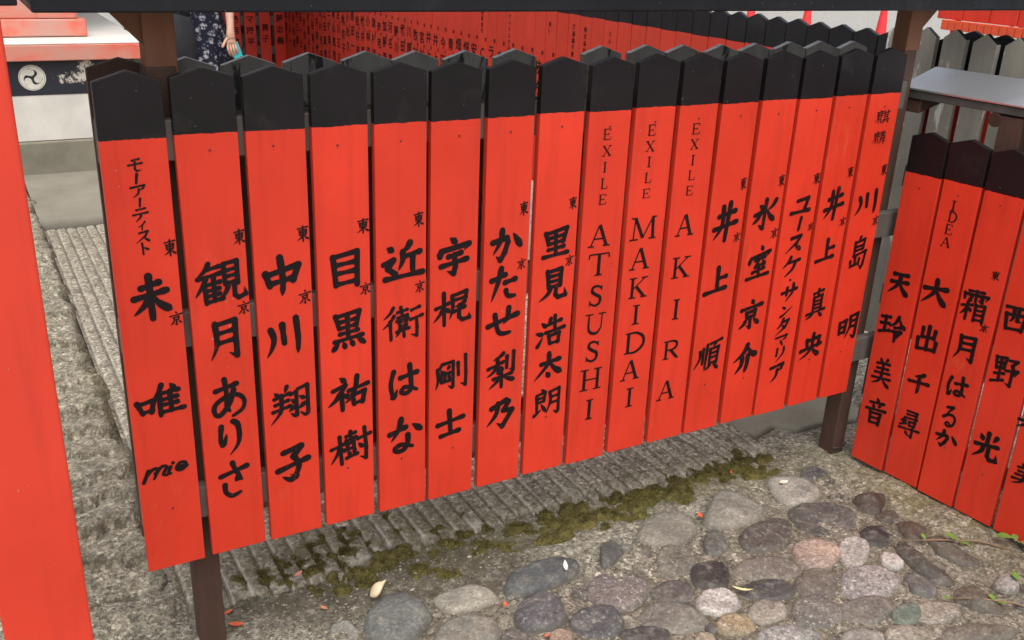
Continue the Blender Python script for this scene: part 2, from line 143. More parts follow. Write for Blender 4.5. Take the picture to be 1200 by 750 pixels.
POLYS = {8: [(1.38, -0.034), (1.456, 0.024), (1.533, 0.043), (1.58, 0.031), (1.605, -0.01), (1.604, -0.058), (1.587, -0.093), (1.538, -0.122), (1.469, -0.129), (1.4, -0.106), (1.372, -0.072)], 9: [(1.627, -0.058), (1.743, 0.034), (1.81, 0.068), (1.843, 0.035), (1.862, -0.046), (1.862, -0.121), (1.798, -0.141), (1.721, -0.137), (1.657, -0.127), (1.607, -0.103)], 10: [(2.005, 0.058), (2.064, 0.035), (2.115, -0.015), (2.11, -0.093), (2.073, -0.136), (2.017, -0.145), (1.935, -0.117), (1.928, -0.066), (1.962, 0.003)], 11: [(1.548, -0.158), (1.588, -0.126), (1.632, -0.115), (1.632, -0.157), (1.6, -0.223), (1.557, -0.236), (1.522, -0.205)], 12: [(1.665, -0.184), (1.713, -0.154), (1.786, -0.146), (1.865, -0.158), (1.883, -0.194), (1.843, -0.239), (1.771, -0.287), (1.712, -0.288), (1.64, -0.267), (1.637, -0.231)], 13: [(1.914, -0.141), (1.971, -0.127), (2.071, -0.154), (2.132, -0.212), (2.125, -0.277), (2.069, -0.306), (1.972, -0.323), (1.895, -0.296), (1.863, -0.238), (1.878, -0.191)], 16: [(2.033, -0.331), (2.09, -0.316), (2.138, -0.344), (2.12, -0.384), (2.053, -0.425), (2.001, -0.409), (1.993, -0.375)], 17: [(1.982, -0.45), (2.021, -0.439), (2.04, -0.469), (2.028, -0.512), (1.985, -0.529), (1.959, -0.507), (1.96, -0.479)], 40: [(2.143, -0.194), (2.221, -0.191), (2.272, -0.22), (2.234, -0.261), (2.162, -0.295), (2.122, -0.265)], 41: [(2.167, -0.353), (2.223, -0.369), (2.233, -0.429), (2.156, -0.465), (2.131, -0.432), (2.145, -0.386)], 42: [(2.071, -0.423), (2.123, -0.439), (2.101, -0.548), (2.087, -0.644), (2.033, -0.627), (2.023, -0.548), (2.043, -0.46)], 43: [(2.056, -0.656), (2.127, -0.673), (2.124, -0.778), (2.08, -0.798), (2.029, -0.747), (2.015, -0.689)], 24: [(1.962, -0.555), (2.01, -0.547), (2.026, -0.596), (2.008, -0.65), (1.964, -0.658), (1.936, -0.614)], 36: [(1.256, -0.035), (1.31, -0.031), (1.309, -0.091), (1.244, -0.127), (1.192, -0.13)], 0: [(0.494, -0.045), (0.531, 0.0), (0.593, 0.028), (0.65, 0.015), (0.678, -0.039), (0.675, -0.103), (0.633, -0.137), (0.582, -0.164), (0.515, -0.138), (0.485, -0.093)], 1: [(0.699, -0.016), (0.772, -0.019), (0.844, -0.028), (0.874, -0.086), (0.873, -0.119), (0.804, -0.127), (0.727, -0.113), (0.699, -0.083)], 2: [(0.651, -0.153), (0.701, -0.124), (0.771, -0.13), (0.821, -0.176), (0.816, -0.228), (0.783, -0.265), (0.699, -0.252), (0.632, -0.204)], 3: [(0.903, -0.074), (0.939, -0.039), (1.031, -0.02), (1.132, -0.031), (1.174, -0.071), (1.137, -0.118), (1.066, -0.137), (0.958, -0.145), (0.91, -0.133), (0.892, -0.104)], 4: [(0.872, -0.185), (0.941, -0.136), (0.997, -0.147), (1.016, -0.199), (0.992, -0.277), (0.946, -0.293), (0.89, -0.28), (0.847, -0.244)], 47: [(2.146, -0.287), (2.221, -0.301), (2.2, -0.347), (2.152, -0.346), (2.132, -0.314)], 48: [(2.19, -0.45), (2.239, -0.463), (2.236, -0.555), (2.243, -0.617), (2.206, -0.638), (2.169, -0.581), (2.157, -0.516)]}
STONES = [[0.59, -0.059, 0.085, -0.042, 0.038, 0.089], [0.784, -0.076, 0.088, -0.044, 0.03, 0.06], [0.739, -0.175, 0.085, -0.042, 0.033, 0.065], [1.034, -0.076, 0.106, -0.052, 0.048, 0.081], [0.945, -0.208, 0.069, -0.034, 0.047, 0.079], [1.057, -0.318, 0.062, -0.031, 0.032, 0.047], [0.939, -0.323, 0.026, -0.013, 0.014, 0.023], [0.444, -0.054, 0.031, -0.016, 0.013, 0.035], [1.5, -0.041, 0.095, -0.046, 0.069, 0.09], [1.777, -0.047, 0.107, -0.052, 0.089, 0.102], [2.031, -0.048, 0.088, -0.042, 0.073, 0.075], [1.588, -0.17, 0.038, -0.019, 0.045, 0.054], [1.756, -0.212, 0.08, -0.039, 0.07, 0.076], [1.995, -0.228, 0.116, -0.056, 0.08, 0.078], [1.829, -0.351, 0.059, -0.029, 0.059, 0.058], [1.934, -0.398, 0.043, -0.021, 0.053, 0.048], [2.065, -0.367, 0.047, -0.023, 0.049, 0.044], [2.006, -0.481, 0.035, -0.017, 0.043, 0.037], [1.475, -0.288, 0.05, -0.024, 0.041, 0.048], [1.639, -0.342, 0.085, -0.042, 0.036, 0.038], [1.325, -0.297, 0.055, -0.027, 0.027, 0.034], [1.565, -0.416, 0.068, -0.034, 0.028, 0.03], [1.717, -0.461, 0.056, -0.028, 0.045, 0.045], [1.86, -0.523, 0.077, -0.038, 0.055, 0.049], [1.986, -0.598, 0.05, -0.025, 0.055, 0.045], [1.411, -0.393, 0.056, -0.028, 0.038, 0.044], [1.251, -0.392, 0.079, -0.04, 0.038, 0.049], [1.385, -0.493, 0.048, -0.024, 0.026, 0.03], [1.502, -0.489, 0.049, -0.024, 0.031, 0.033], [1.626, -0.55, 0.062, -0.031, 0.047, 0.046], [1.757, -0.603, 0.065, -0.032, 0.041, 0.037], [1.849, -0.669, 0.037, -0.018, 0.034, 0.028], [1.145, -0.419, 0.055, -0.027, 0.018, 0.025], [1.485, -0.585, 0.072, -0.036, 0.022, 0.023], [1.279, -0.497, 0.024, -0.012, 0.013, 0.016], [1.778, -0.728, 0.05, -0.025, 0.032, 0.027], [1.238, -0.076, 0.059, -0.029, 0.037, 0.054], [1.421, -0.194, 0.055, -0.027, 0.046, 0.058], [1.186, -0.225, 0.076, -0.038, 0.045, 0.065], [1.926, -0.699, 0.061, -0.03, 0.038, 0.03], [2.19, -0.234, 0.052, -0.025, 0.055, 0.049], [2.189, -0.412, 0.05, -0.024, 0.044, 0.036], [2.143, -0.538, 0.1, -0.049, 0.068, 0.054], [2.083, -0.723, 0.067, -0.033, 0.056, 0.041], [2.226, -0.717, 0.039, -0.019, 0.037, 0.026], [1.919, -0.798, 0.116, -0.058, 0.028, 0.021], [1.671, -0.681, 0.052, -0.026, 0.022, 0.02]]
# ---------------------------------------------------------------- helpers
def s2l(r, g, b, k=1.0):
    o = []
    for c in (r, g, b):
        c /= 255.0
        o.append(k*(c/12.92 if c <= .04045 else ((c+.055)/1.055)**2.4))
    return tuple(o)

class NB:
    """tiny node-tree builder"""
    def __init__(s, name, rough=.6, spec=.5):
        m = bpy.data.materials.new(name); m.use_nodes = True
        s.m = m; s.nt = m.node_tree; s.n = s.nt.nodes; s.l = s.nt.links
        s.b = s.n['Principled BSDF']
        s.b.inputs['Roughness'].default_value = rough
        s.b.inputs['Specular IOR Level'].default_value = spec
        tc = s.n.new('ShaderNodeTexCoord'); oi = s.n.new('ShaderNodeObjectInfo')
        s.oi = oi
        mu = s.n.new('ShaderNodeMath'); mu.operation = 'MULTIPLY'; mu.inputs[1].default_value = 37.0
        s.l.new(oi.outputs['Random'], mu.inputs[0])
        va = s.n.new('ShaderNodeVectorMath'); va.operation = 'ADD'
        s.l.new(tc.outputs['Object'], va.inputs[0]); s.l.new(mu.outputs[0], va.inputs[1])
        s.co = va.outputs[0]; s.raw = tc.outputs['Object']
    def mapped(s, sx, sy, sz):
        v = s.n.new('ShaderNodeVectorMath'); v.operation = 'MULTIPLY'
        s.l.new(s.co, v.inputs[0]); v.inputs[1].default_value = (sx, sy, sz); return v.outputs[0]
    def noise(s, scale, detail=4, rough=.55, co=None, dist=0):
        t = s.n.new('ShaderNodeTexNoise'); t.inputs['Scale'].default_value = scale
        t.inputs['Detail'].default_value = detail; t.inputs['Roughness'].default_value = rough
        t.inputs['Distortion'].default_value = dist
        s.l.new(co or s.co, t.inputs['Vector']); return t.outputs['Fac']
    def voro(s, scale, out='Distance', co=None):
        t = s.n.new('ShaderNodeTexVoronoi'); t.inputs['Scale'].default_value = scale
        s.l.new(co or s.co, t.inputs['Vector']); return t.outputs[out]
    def ramp(s, f, *stops):
        r = s.n.new('ShaderNodeValToRGB'); e = r.color_ramp.elements
        while len(e) < len(stops): e.new(.5)
        for i, (p, c) in enumerate(stops):
            e[i].position = p
            e[i].color = (c, c, c, 1) if not hasattr(c, '__len__') else tuple(c)[:3]+(1,)
        s.l.new(f, r.inputs['Fac']); return r.outputs['Color']
    def mix(s, f, a, b, mode='MIX'):
        x = s.n.new('ShaderNodeMix'); x.data_type = 'RGBA'; x.blend_type = mode
        for sock, v in ((x.inputs[0], f), (x.inputs[6], a), (x.inputs[7], b)):
            if isinstance(v, (int, float)): sock.default_value = v
            elif isinstance(v, tuple): sock.default_value = v[:3]+(1,)
            else: s.l.new(v, sock)
        return x.outputs[2]
    def math(s, op, a, b=0.0):
        x = s.n.new('ShaderNodeMath'); x.operation = op
        for i, v in enumerate((a, b)):
            if isinstance(v, (int, float)): x.inputs[i].default_value = v
            else: s.l.new(v, x.inputs[i])
        return x.outputs[0]
    def attr(s, name):
        a = s.n.new('ShaderNodeAttribute'); a.attribute_name = name; return a.outputs['Fac']
    def color(s, c): s.l.new(c, s.b.inputs['Base Color']) if not isinstance(c, tuple) else setattr(s.b.inputs['Base Color'], 'default_value', c[:3]+(1,)); return s
    def rough(s, f): s.l.new(f, s.b.inputs['Roughness']); return s
    def bump(s, f, strength=.3, dist=.002):
        b = s.n.new('ShaderNodeBump'); b.inputs['Strength'].default_value = strength
        b.inputs['Distance'].default_value = dist
        s.l.new(f, b.inputs['Height']); s.l.new(b.outputs[0], s.b.inputs['Normal']); return s

def plain(name, c, rough=.6, var=.12, scale=30, bump=.15, bd=.001):
    k = NB(name, rough); f = k.noise(scale, 5)
    lo = tuple(v*(1-var) for v in c); hi = tuple(min(1, v*(1+var)) for v in c)
    k.color(k.ramp(f, (.3, lo), (.7, hi))); k.bump(f, bump, bd); return k.m

def red_paint(name, base=(.66, .0425, .0185), wear=1.0, top=None):
    k = NB(name, .42)
    f = k.noise(5, 5); g = k.noise(40, 4, co=k.mapped(1, 1, .08))
    c = k.ramp(f, (.25, tuple(v*.88 for v in base)), (.75, tuple(min(.9, v*1.10) for v in base)))
    c = k.mix(k.math('MULTIPLY', k.oi.outputs['Random'], .22), c, tuple(v*.72 for v in base))
    # faint grime streaks following the grain
    c = k.mix(k.math('MULTIPLY', k.ramp(g, (.5, 0.0), (.72, 1.0)), .22), c, (.27, .02, .012))
    sc_ = k.math('MULTIPLY', k.ramp(k.noise(3.5, 3), (.58, 0.0), (.75, 1.0)), k.ramp(k.noise(70, 4, .7, co=k.mapped(1, 1, .35)), (.52, 0.0), (.62, 1.0)))
    c = k.mix(k.math('MULTIPLY', sc_, .3), c, (.62, .16, .09))
    # tiny chips: pale and dark specks
    ch = k.ramp(k.noise(150, 2), (.735 - .01*wear, 0.0), (.75, 1.0))
    msk = k.ramp(k.noise(9, 2), (.55, 0.0), (.62, 1.0))
    c = k.mix(k.math('MULTIPLY', ch, msk), c, (.42, .22, .16))
    d2 = k.ramp(k.noise(210, 2, dist=.4), (.76, 0.0), (.78, 1.0))
    c = k.mix(k.math('MULTIPLY', d2, .7), c, (.12, .02, .015))
    if top:
        sp = k.n.new('ShaderNodeSeparateXYZ'); k.l.new(k.raw, sp.inputs[0])
        zz = k.math('ADD', sp.outputs['Z'], k.math('MULTIPLY', k.math('SUBTRACT', k.noise(38, 4, .6), .5), .0065))
        tm = k.math('GREATER_THAN', zz, 0.0)
        b_ = k.ramp(k.noise(6, 5), (.3, tuple(v*.75 for v in top)), (.7, tuple(v*1.6 for v in top)))
        b_ = k.mix(k.ramp(k.noise(120, 2), (.75, 0.0), (.765, 1.0)), b_, (.14, .12, .11))
        b_ = k.mix(k.math('MULTIPLY', k.ramp(k.noise(9, 4, dist=1.2), (.58, 0.0), (.8, 1.0)), .35), b_, (.045, .04, .038))
        c = k.mix(tm, c, b_); k.b.inputs['Specular IOR Level'].default_value = .3
    k.color(c); k.rough(k.ramp(f, (.3, .36), (.7, .52)))
    h = k.math('ADD', k.math('MULTIPLY', g, .5), k.math('MULTIPLY', k.noise(220, 3), .5))
    k.bump(h, .16, .0012); return k.m

def black_paint(name, c=(.0085, .006, .0072)):
    k = NB(name, .48, .3)
    f = k.noise(6, 5); g = k.noise(40, 4, co=k.mapped(1, 1, .1))
    col = k.ramp(f, (.3, tuple(v*.75 for v in c)), (.7, tuple(v*1.5 for v in c)))
    col = k.mix(k.ramp(k.noise(120, 2), (.735, 0.0), (.75, 1.0)), col, (.16, .13, .12))
    col = k.mix(k.math('MULTIPLY', k.ramp(k.noise(9, 4, dist=1.2), (.6, 0.0), (.8, 1.0)), .3), col, (.05, .045, .042))
    k.color(col); k.rough(k.ramp(g, (.3, .42), (.7, .62))); k.bump(g, .15, .001); return k.m

def old_wood(name, lo, hi, flake=None, famt=.6):
    k = NB(name, .75)
    g = k.noise(30, 6, .65, co=k.mapped(1, 1, .07)); f = k.noise(7, 4)
    c = k.mix(.45, k.ramp(g, (.3, lo), (.72, hi)), k.ramp(f, (.3, lo), (.7, hi)))
    if flake:
        q = k.ramp(k.noise(16, 6, .7, co=k.mapped(1, 1, .3), dist=.6), (famt, 0.0), (famt+.04, 1.0))
        c = k.mix(q, c, flake)
    k.color(c); k.bump(g, .4, .002); return k.m

RED = red_paint('vermilion_paint'); BOARD = red_paint('vermilion_board_paint', top=(.0065, .0045, .0055)); RED_OLD = red_paint('dusty_vermilion_paint', (.56, .036, .0165))
BLK = black_paint('black_top_paint'); BLK_COOL = black_paint('black_beam_paint', (.007, .008, .011))
k = NB('black_ink', .6, .22); c = k.ramp(k.noise(18, 4), (.3, (.006, .003, .0038)), (.7, (.0105, .005, .006)))
dry = k.math('MULTIPLY', k.ramp(k.noise(95, 4, .7, co=k.mapped(1.2, 1, .3)), (.60, 0.0), (.68, 1.0)), k.ramp(k.noise(14, 3), (.5, 0.0), (.6, 1.0)))
k.color(k.mix(k.math('MULTIPLY', dry, .5), c, (.26, .02, .011))); INK = k.m
BROWN = old_wood('dark_brown_wood', (.045, .021, .013), (.095, .047, .031), (.16, .062, .03), .62)
BARE = old_wood('bare_brown_wood', (.13, .05, .022), (.23, .10, .05))
RAIL = old_wood('weathered_rail_wood', (.05, .042, .036), (.15, .13, .115), (.02, .017, .015), .63)
GREYBACK = old_wood('grey_board_back', (.10, .094, .082), (.24, .23, .205), (.014, .013, .013), .57)
PALEBACK = old_wood('pale_board_back', (.20, .195, .16), (.36, .345, .295), (.66, .64, .60), .60)
NAIL = plain('rusty_nail', (.035, .02, .016), .6)
METAL = NB('brushed_cap_metal', .34, .5); METAL.b.inputs['Metallic'].default_value = .85
METAL.color(METAL.ramp(METAL.noise(5, 5), (.3, (.50, .51, .53)), (.7, (.66, .67, .70)))); METAL.bump(METAL.noise(60, 3), .05); METAL = METAL.m
FASCIA = old_wood('grey_fascia_wood', (.035, .032, .03), (.10, .095, .088))

def V(p): return (p[0]*U, p[1]*U, p[2]*U)

def setp(o, label=None, cat=None, group=None, kind=None):
    if label: o['label'] = label
    if cat: o['category'] = cat
    if group: o['group'] = group
    if kind: o['kind'] = kind
    return o

BASE = {}
def thing(name, loc, label, cat, group=None, kind=None):
    o = bpy.data.objects.new(name, None); COL.objects.link(o); o.location = V(loc)
    o.empty_display_size = .05
    BASE[o.name] = Vector(loc); return setp(o, label, cat, group, kind)

def link(name, me, parent=None, loc=(0, 0, 0), rz=0.0):
    """loc in fence units (world); parents sit unrotated at their base"""
    o = bpy.data.objects.new(name, me); COL.objects.link(o)
    L = Vector(loc)
    if parent is not None:
        o.parent = parent; L = L - BASE[parent.name]
    BASE[o.name] = Vector(loc)
    o.location = V(L); o.rotation_euler = (0, 0, rz)
    return o

class MB:
    """collects geometry (fence units) for ONE mesh object"""
    def __init__(s): s.v = []; s.f = []; s.mi = []; s.cur = 0
    def add(s, vs, fs):
        o = len(s.v); s.v += [tuple(p) for p in vs]
        for f in fs: s.f.append(tuple(i+o for i in f)); s.mi.append(s.cur)
    def box(s, a, b):
        x0, y0, z0 = a; x1, y1, z1 = b
        s.add([(x0,y0,z0),(x1,y0,z0),(x1,y1,z0),(x0,y1,z0),(x0,y0,z1),(x1,y0,z1),(x1,y1,z1),(x0,y1,z1)],
              [(0,3,2,1),(4,5,6,7),(0,1,5,4),(1,2,6,5),(2,3,7,6),(3,0,4,7)])
    def tube(s, pts, rad, n=8, cap=True):
        pts = [Vector(p) for p in pts]; m = len(pts)
        rad = rad if hasattr(rad, '__len__') else [rad]*m
        vs = []; up = Vector((0, 0, 1))
        for i, p in enumerate(pts):
            t = (pts[min(i+1, m-1)]-pts[max(i-1, 0)]).normalized()
            a = t.cross(up)
            if a.length < 1e-3: a = t.cross(Vector((1, 0, 0)))
            a.normalize(); b = t.cross(a)
            for k in range(n):
                th = 2*math.pi*k/n
                vs.append(p+a*math.cos(th)*rad[i]+b*math.sin(th)*rad[i])
        fs = [(i*n+k, i*n+(k+1) % n, (i+1)*n+(k+1) % n, (i+1)*n+k) for i in range(m-1) for k in range(n)]
        if cap: fs += [tuple(range(n))[::-1], tuple(range((m-1)*n, m*n))]
        s.add(vs, fs)
    def mesh(s, name, mats, base=(0, 0, 0), smooth=False, bevel=0.0, recalc=True):
        me = bpy.data.meshes.new(name)
        B = Vector(base)
        me.from_pydata([V(Vector(p)-B) for p in s.v], [], s.f)
        for m in (mats if isinstance(mats, (list, tuple)) else [mats]): me.materials.append(m)
        me.polygons.foreach_set('material_index', s.mi)
        bm = bmesh.new(); bm.from_mesh(me)
        if recalc: bmesh.ops.recalc_face_normals(bm, faces=bm.faces)
        if bevel:
            ed = [e for e in bm.edges if len(e.link_faces) == 2 and e.calc_face_angle(0) > .5]
            bmesh.ops.bevel(bm, geom=ed, offset=bevel*U, segments=2, affect='EDGES', profile=.5, material=-1)
        bm.to_mesh(me); bm.free()
        if smooth: me.polygons.foreach_set('use_smooth', [True]*len(me.polygons))
        me.update(); return me
    def build(s, name, mats, parent=None, base=None, rz=0.0, **kw):
        if base is None: base = BASE[parent.name] if parent is not None else (0, 0, 0)
        return link(name, s.mesh(name, mats, base, **kw), parent, base, rz)

def box_part(name, a, b, m, parent, bevel=.003):
    k = MB(); k.box(a, b); return k.build(name, m, parent, bevel=bevel)

# numpy value noise
def _h(ix, iy, s):
    n = np.sin(ix*127.1+iy*311.7+s*74.7)*43758.5453
    return n-np.floor(n)
def vnoise(x, y, s=0):
    ix = np.floor(x); iy = np.floor(y); fx = x-ix; fy = y-iy
    fx = fx*fx*(3-2*fx); fy = fy*fy*(3-2*fy)
    a = _h(ix, iy, s); b = _h(ix+1, iy, s); c = _h(ix, iy+1, s); d = _h(ix+1, iy+1, s)
    return (a*(1-fx)+b*fx)*(1-fy)+(c*(1-fx)+d*fx)*fy
def fbm(x, y, s=0, o=4):
    t = 0; a = .5
    for i in range(o):
        t = t+a*vnoise(x, y, s+i*3.1); x = x*2.03; y = y*2.03; a *= .5
    return t

def grid(name, xs, ys, zf, mat_, attrs=None, label=None, kind='structure', base=(0, 0, 0)):
    X, Y = np.meshgrid(xs, ys); Z = zf(X, Y)
    nx, ny = len(xs), len(ys)
    co = np.stack([X.ravel(), Y.ravel(), Z.ravel()], -1)
    i = np.arange(nx*ny).reshape(ny, nx)
    q = np.stack([i[:-1, :-1].ravel(), i[:-1, 1:].ravel(), i[1:, 1:].ravel(), i[1:, :-1].ravel()], -1)
    me = bpy.data.meshes.new(name)
    me.from_pydata((co*U).tolist(), [], q.tolist())
    me.polygons.foreach_set('use_smooth', [True]*len(me.polygons))
    me.materials.append(mat_)
    for k, fn in (attrs or {}).items():
        a = me.attributes.new(k, 'FLOAT', 'POINT'); a.data.foreach_set('value', np.clip(fn(X, Y), 0, 1).ravel().astype(np.float32))
    o = link(name, me); 
    if kind: o['kind'] = kind
    return o

# ---------------------------------------------------------------- brush lettering
GL = {}
for ln in GLYPHS.strip().split('\n'):
    hd, body = ln.split(':', 1); ch, w = hd.split(' ')
    st = []
    for t in body.split('/'):
        a = t.split(' '); v = [float(x) for x in a[1:]]
        st.append((a[0], list(zip(v[::2], v[1::2]))))
    GL[ch] = (float(w), st)

def catmull(p, n=6):
    if len(p) < 3:
        return [(p[0][0]+(p[1][0]-p[0][0])*i/n, p[0][1]+(p[1][1]-p[0][1])*i/n) for i in range(n+1)]
    q = [p[0]]+list(p)+[p[-1]]; o = []
    for i in range(1, len(q)-2):
        for k in range(n):
            t = k/n; r = []
            for d in (0, 1):
                a, b, c, e = q[i-1][d], q[i][d], q[i+1][d], q[i+2][d]
                r.append(.5*((2*b)+(-a+c)*t+(2*a-5*b+4*c-e)*t*t+(-a+3*b-3*c+e)*t**3))
            o.append(tuple(r))
    o.append(p[-1]); return o

PROF = {'h': [(0, 1.0), (.15, .84), (.5, .70), (.8, .85), (.93, 1.1), (1, 1.0)],
        'v': [(0, 1.12), (.15, 1.05), (.5, .92), (.85, .95), (1, .9)],
        'w': [(0, 1.05), (.1, 1.1), (.5, .92), (.8, .8), (1, .15)],
        'p': [(0, 1.0), (.12, 1.1), (.5, .88), (.8, .52), (1, .12)],
        'n': [(0, .4), (.35, .8), (.72, 1.3), (.84, 1.2), (1, .14)],
        'd': [(0, .4), (.35, .9), (.75, 1.25), (1, .95)],
        'c': [(0, 1.0), (.3, .82), (.7, .84), (1, .6)],
        'T': [(0, 1), (1, 1)], 't': [(0, .42), (1, .42)], 'C': [(0, .5), (.35, .95), (.65, .95), (1, .5)]}
def wprof(t, u):
    P = PROF[t]
    for (a, x), (b, y) in zip(P, P[1:]):
        if u <= b: return x+(y-x)*(u-a)/max(b-a, 1e-6)
    return P[-1][1]

def ribbon(mb, pts, ws, to3, round_=True):
    m = len(pts); L = []; R = []
    for i in range(m):
        a = pts[max(i-1, 0)]; b = pts[min(i+1, m-1)]
        dx, dy = b[0]-a[0], b[1]-a[1]; l = math.hypot(dx, dy) or 1
        nx, ny = -dy/l*ws[i]/2, dx/l*ws[i]/2
        L.append((pts[i][0]+nx, pts[i][1]+ny)); R.append((pts[i][0]-nx, pts[i][1]-ny))
    vs = [to3(*p, -3e-6*(i % m)) for i, p in enumerate(L+R)]
    fs = [(i, i+1, m+i+1, m+i) for i in range(m-1)]
    mb.add(vs, fs)
    if round_:
        for i in (0, m-1):
            r = ws[i]/2
            if r <= 0: continue
            c = [to3(pts[i][0]+r*math.cos(2*math.pi*k/12), pts[i][1]+r*math.sin(2*math.pi*k/12), (-3e-6*i)+.00001 if i else .000018) for k in range(12)]
            mb.add(c, [tuple(range(12))])

class Ink:
    """lettering on a board: local x across the board, z up, painted just proud of its face"""
    def __init__(s): s.mb = MB(); s.d = 0
    def char(s, ch, cx, cz, w, h):
        s.d = 0
        W, st = GL[ch]; lat = st[0][0] in 'TtC'
        ww = W*(h if lat else (.5*(w+h)))/100.0
        ww *= (1.28 if h < .045 else 1.2) if lat else (1.22 if W < 10 else 1.22 if W < 12 else 1.30)
        if not lat and h < .045: ww *= .80
        for t, p in st:
            # true-size coordinates so that stroke width is even in both directions
            P = [((x-50)/100*w, (50-y)/100*h) for x, y in p]
            if lat:
                P = [(x*.94, z*.94) for x, z in P]
            rot = random.uniform(-.012, .012)
            s.d += 1; dep = -.0008-s.d*.000028
            to3 = lambda a, b, e=0.0, dep=dep: (cx+a, dep+e, cz+b)
            if t in 'bk':
                n = len(P)-1
                for i in range(n):
                    seg = catmull([P[i], P[i+1]], 5); s.d += 1; dep = -.0008-s.d*.000028; to3 = lambda a, b, e=0.0, dep=dep: (cx+a, dep+e, cz+b)
                    if t == 'k' and i == n-1:
                        ws = [ww*(1.0-.85*j/5) for j in range(6)]
                    elif t == 'b' and i == 0 and n > 1:
                        ws = [ww*(.9-.12*math.sin(math.pi*j/5)+.12*j/5) for j in range(6)]
                    else:
                        ws = [ww*(1.05-.12*math.sin(math.pi*j/5)) for j in range(6)]
                    ribbon(s.mb, seg, ws, to3)
            else:
                seg = catmull(P, 7) if t in 'cCpnw' else catmull([P[0], P[-1]], 10)
                m = len(seg)-1
                ws = [ww*wprof(t, i/m) for i in range(m+1)]
                if not lat: ws = [x*(1+random.uniform(-.05, .05)) for x in ws]
                ribbon(s.mb, seg, ws, to3, t not in 'Tt')
    def mesh(s, name): return s.mb.mesh(name, INK, recalc=False)

_txt = {}
def glyph_mesh(ch):
    """built-in font outline of one character, normalised to a unit box"""
    if ch in _txt: return _txt[ch]
    c = bpy.data.curves.new('glyph', 'FONT'); c.body = ch; c.offset = .018; c.resolution_u = 2
    o = bpy.data.objects.new('glyph', c); COL.objects.link(o)
    bpy.context.view_layer.update()
    me = bpy.data.meshes.new_from_object(o.evaluated_get(bpy.context.evaluated_depsgraph_get()))
    vs = [tuple(v.co) for v in me.vertices]; fs = [tuple(p.vertices) for p in me.polygons]
    bpy.data.objects.remove(o); bpy.data.curves.remove(c); bpy.data.meshes.remove(me)
    if vs:
        xs = [v[0] for v in vs]; ys = [v[1] for v in vs]
        cx = (min(xs)+max(xs))/2; cy = (min(ys)+max(ys))/2
        vs = [(v[0]-cx, v[1]-cy) for v in vs]
    _txt[ch] = (vs, fs); return _txt[ch]

def text_column(mb, s, cx, ztop, size, step):
    z = ztop
    for ch in s:
        vs, fs = glyph_mesh(ch)
        mb.add([(cx+v[0]*size, -.0012, z-size/2+v[1]*size) for v in vs], fs); z -= step

# ---------------------------------------------------------------- ground
def gauss(X, Y, cx, cy, sx, sy, a=0.0):
    c, s = math.cos(a), math.sin(a); dx, dy = X-cx, Y-cy
    u = dx*c+dy*s; v = -dx*s+dy*c
    return np.exp(-(u/sx)**2-(v/sy)**2)

def mortar(name, lo, hi, speck=1.0, dirt=True, bs=.9):
    k = NB(name, .85, .3)
    f = k.noise(5, 6, .6, k.raw); g = k.noise(55, 5, .65, k.raw)
    c = k.ramp(f, (.3, lo), (.7, hi))
    c = k.mix(k.ramp(g, (.38, 0.0), (.66, 1.0)), c, tuple(min(.75, v*1.45) for v in hi))
    c = k.mix(k.math('MULTIPLY', k.ramp(k.noise(26, 6, .7, k.raw), (.5, 0.0), (.62, 1.0)), .55), c, tuple(v*.5 for v in lo))
    if speck:
        v = k.voro(170, co=k.raw)
        c = k.mix(k.math('MULTIPLY', k.ramp(v, (.12, 1.0), (.3, 0.0)), .55*speck), c, (.55, .53, .47))
        c = k.mix(k.math('MULTIPLY', k.ramp(k.noise(120, 4, .75, k.raw), (.53, 0.0), (.63, 1.0)), .75*speck), c, (.05, .045, .038))
    if speck:
        vg = k.n.new('ShaderNodeSeparateColor'); k.l.new(k.voro(125, 'Color', k.raw), vg.inputs[0])
        c = k.mix(.75*min(1, speck), c, k.mix(1.0, c, k.ramp(vg.outputs[0], (.0, .38), (.55, .95), (.85, 1.25), (1.0, 2.1)), 'MULTIPLY'))
    if dirt:
        d = k.attr('dirt'); n = k.ramp(k.noise(22, 6, .7, k.raw), (.25, .35), (.7, 1.0))
        c = k.mix(k.math('MULTIPLY', d, n), c, (.055, .045, .028))
        m = k.attr('algae'); n2 = k.ramp(k.noise(30, 6, .7, k.raw), (.35, 0.0), (.6, 1.0))
        c = k.mix(k.math('MULTIPLY', k.math('MULTIPLY', m, n2), .8), c, (.125, .112, .036))
        c = k.mix(k.math('MULTIPLY', k.attr('worn_lit'), k.ramp(k.noise(34, 5, .7, k.raw), (.32, 0.0), (.55, 1.0))), c, (.50, .465, .385))
    k.color(c)
    h = k.math('ADD', k.math('MULTIPLY', g, .5), k.math('MULTIPLY', k.voro(150, co=k.raw), .5))
    k.bump(h, bs, .006); return k.m

YARD = mortar('pale_gravel', (.215, .21, .195), (.29, .28, .26), 0, False)
MORTAR = mortar('cobble_mortar', (.135, .118, .088), (.255, .232, .182), 1.25)
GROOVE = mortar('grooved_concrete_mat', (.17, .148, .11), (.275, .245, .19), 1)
k = NB('slab_concrete', .85, .3); f = k.noise(4, 6, .6, k.raw); g = k.noise(70, 4, .6, k.raw)
c = k.ramp(f, (.3, (.185, .172, .132)), (.7, (.26, .243, .195))); c = k.mix(k.math('MULTIPLY', k.ramp(g, (.5, 0.0), (.75, 1.0)), .25), c, (.12, .105, .08))
c = k.mix(k.attr('dirt'), c, (.05, .042, .03)); k.color(c); k.bump(g, .12, .002); SLAB = k.m
KERB = mortar('rough_kerb_stone', (.135, .118, .084), (.265, .236, .178), .9)

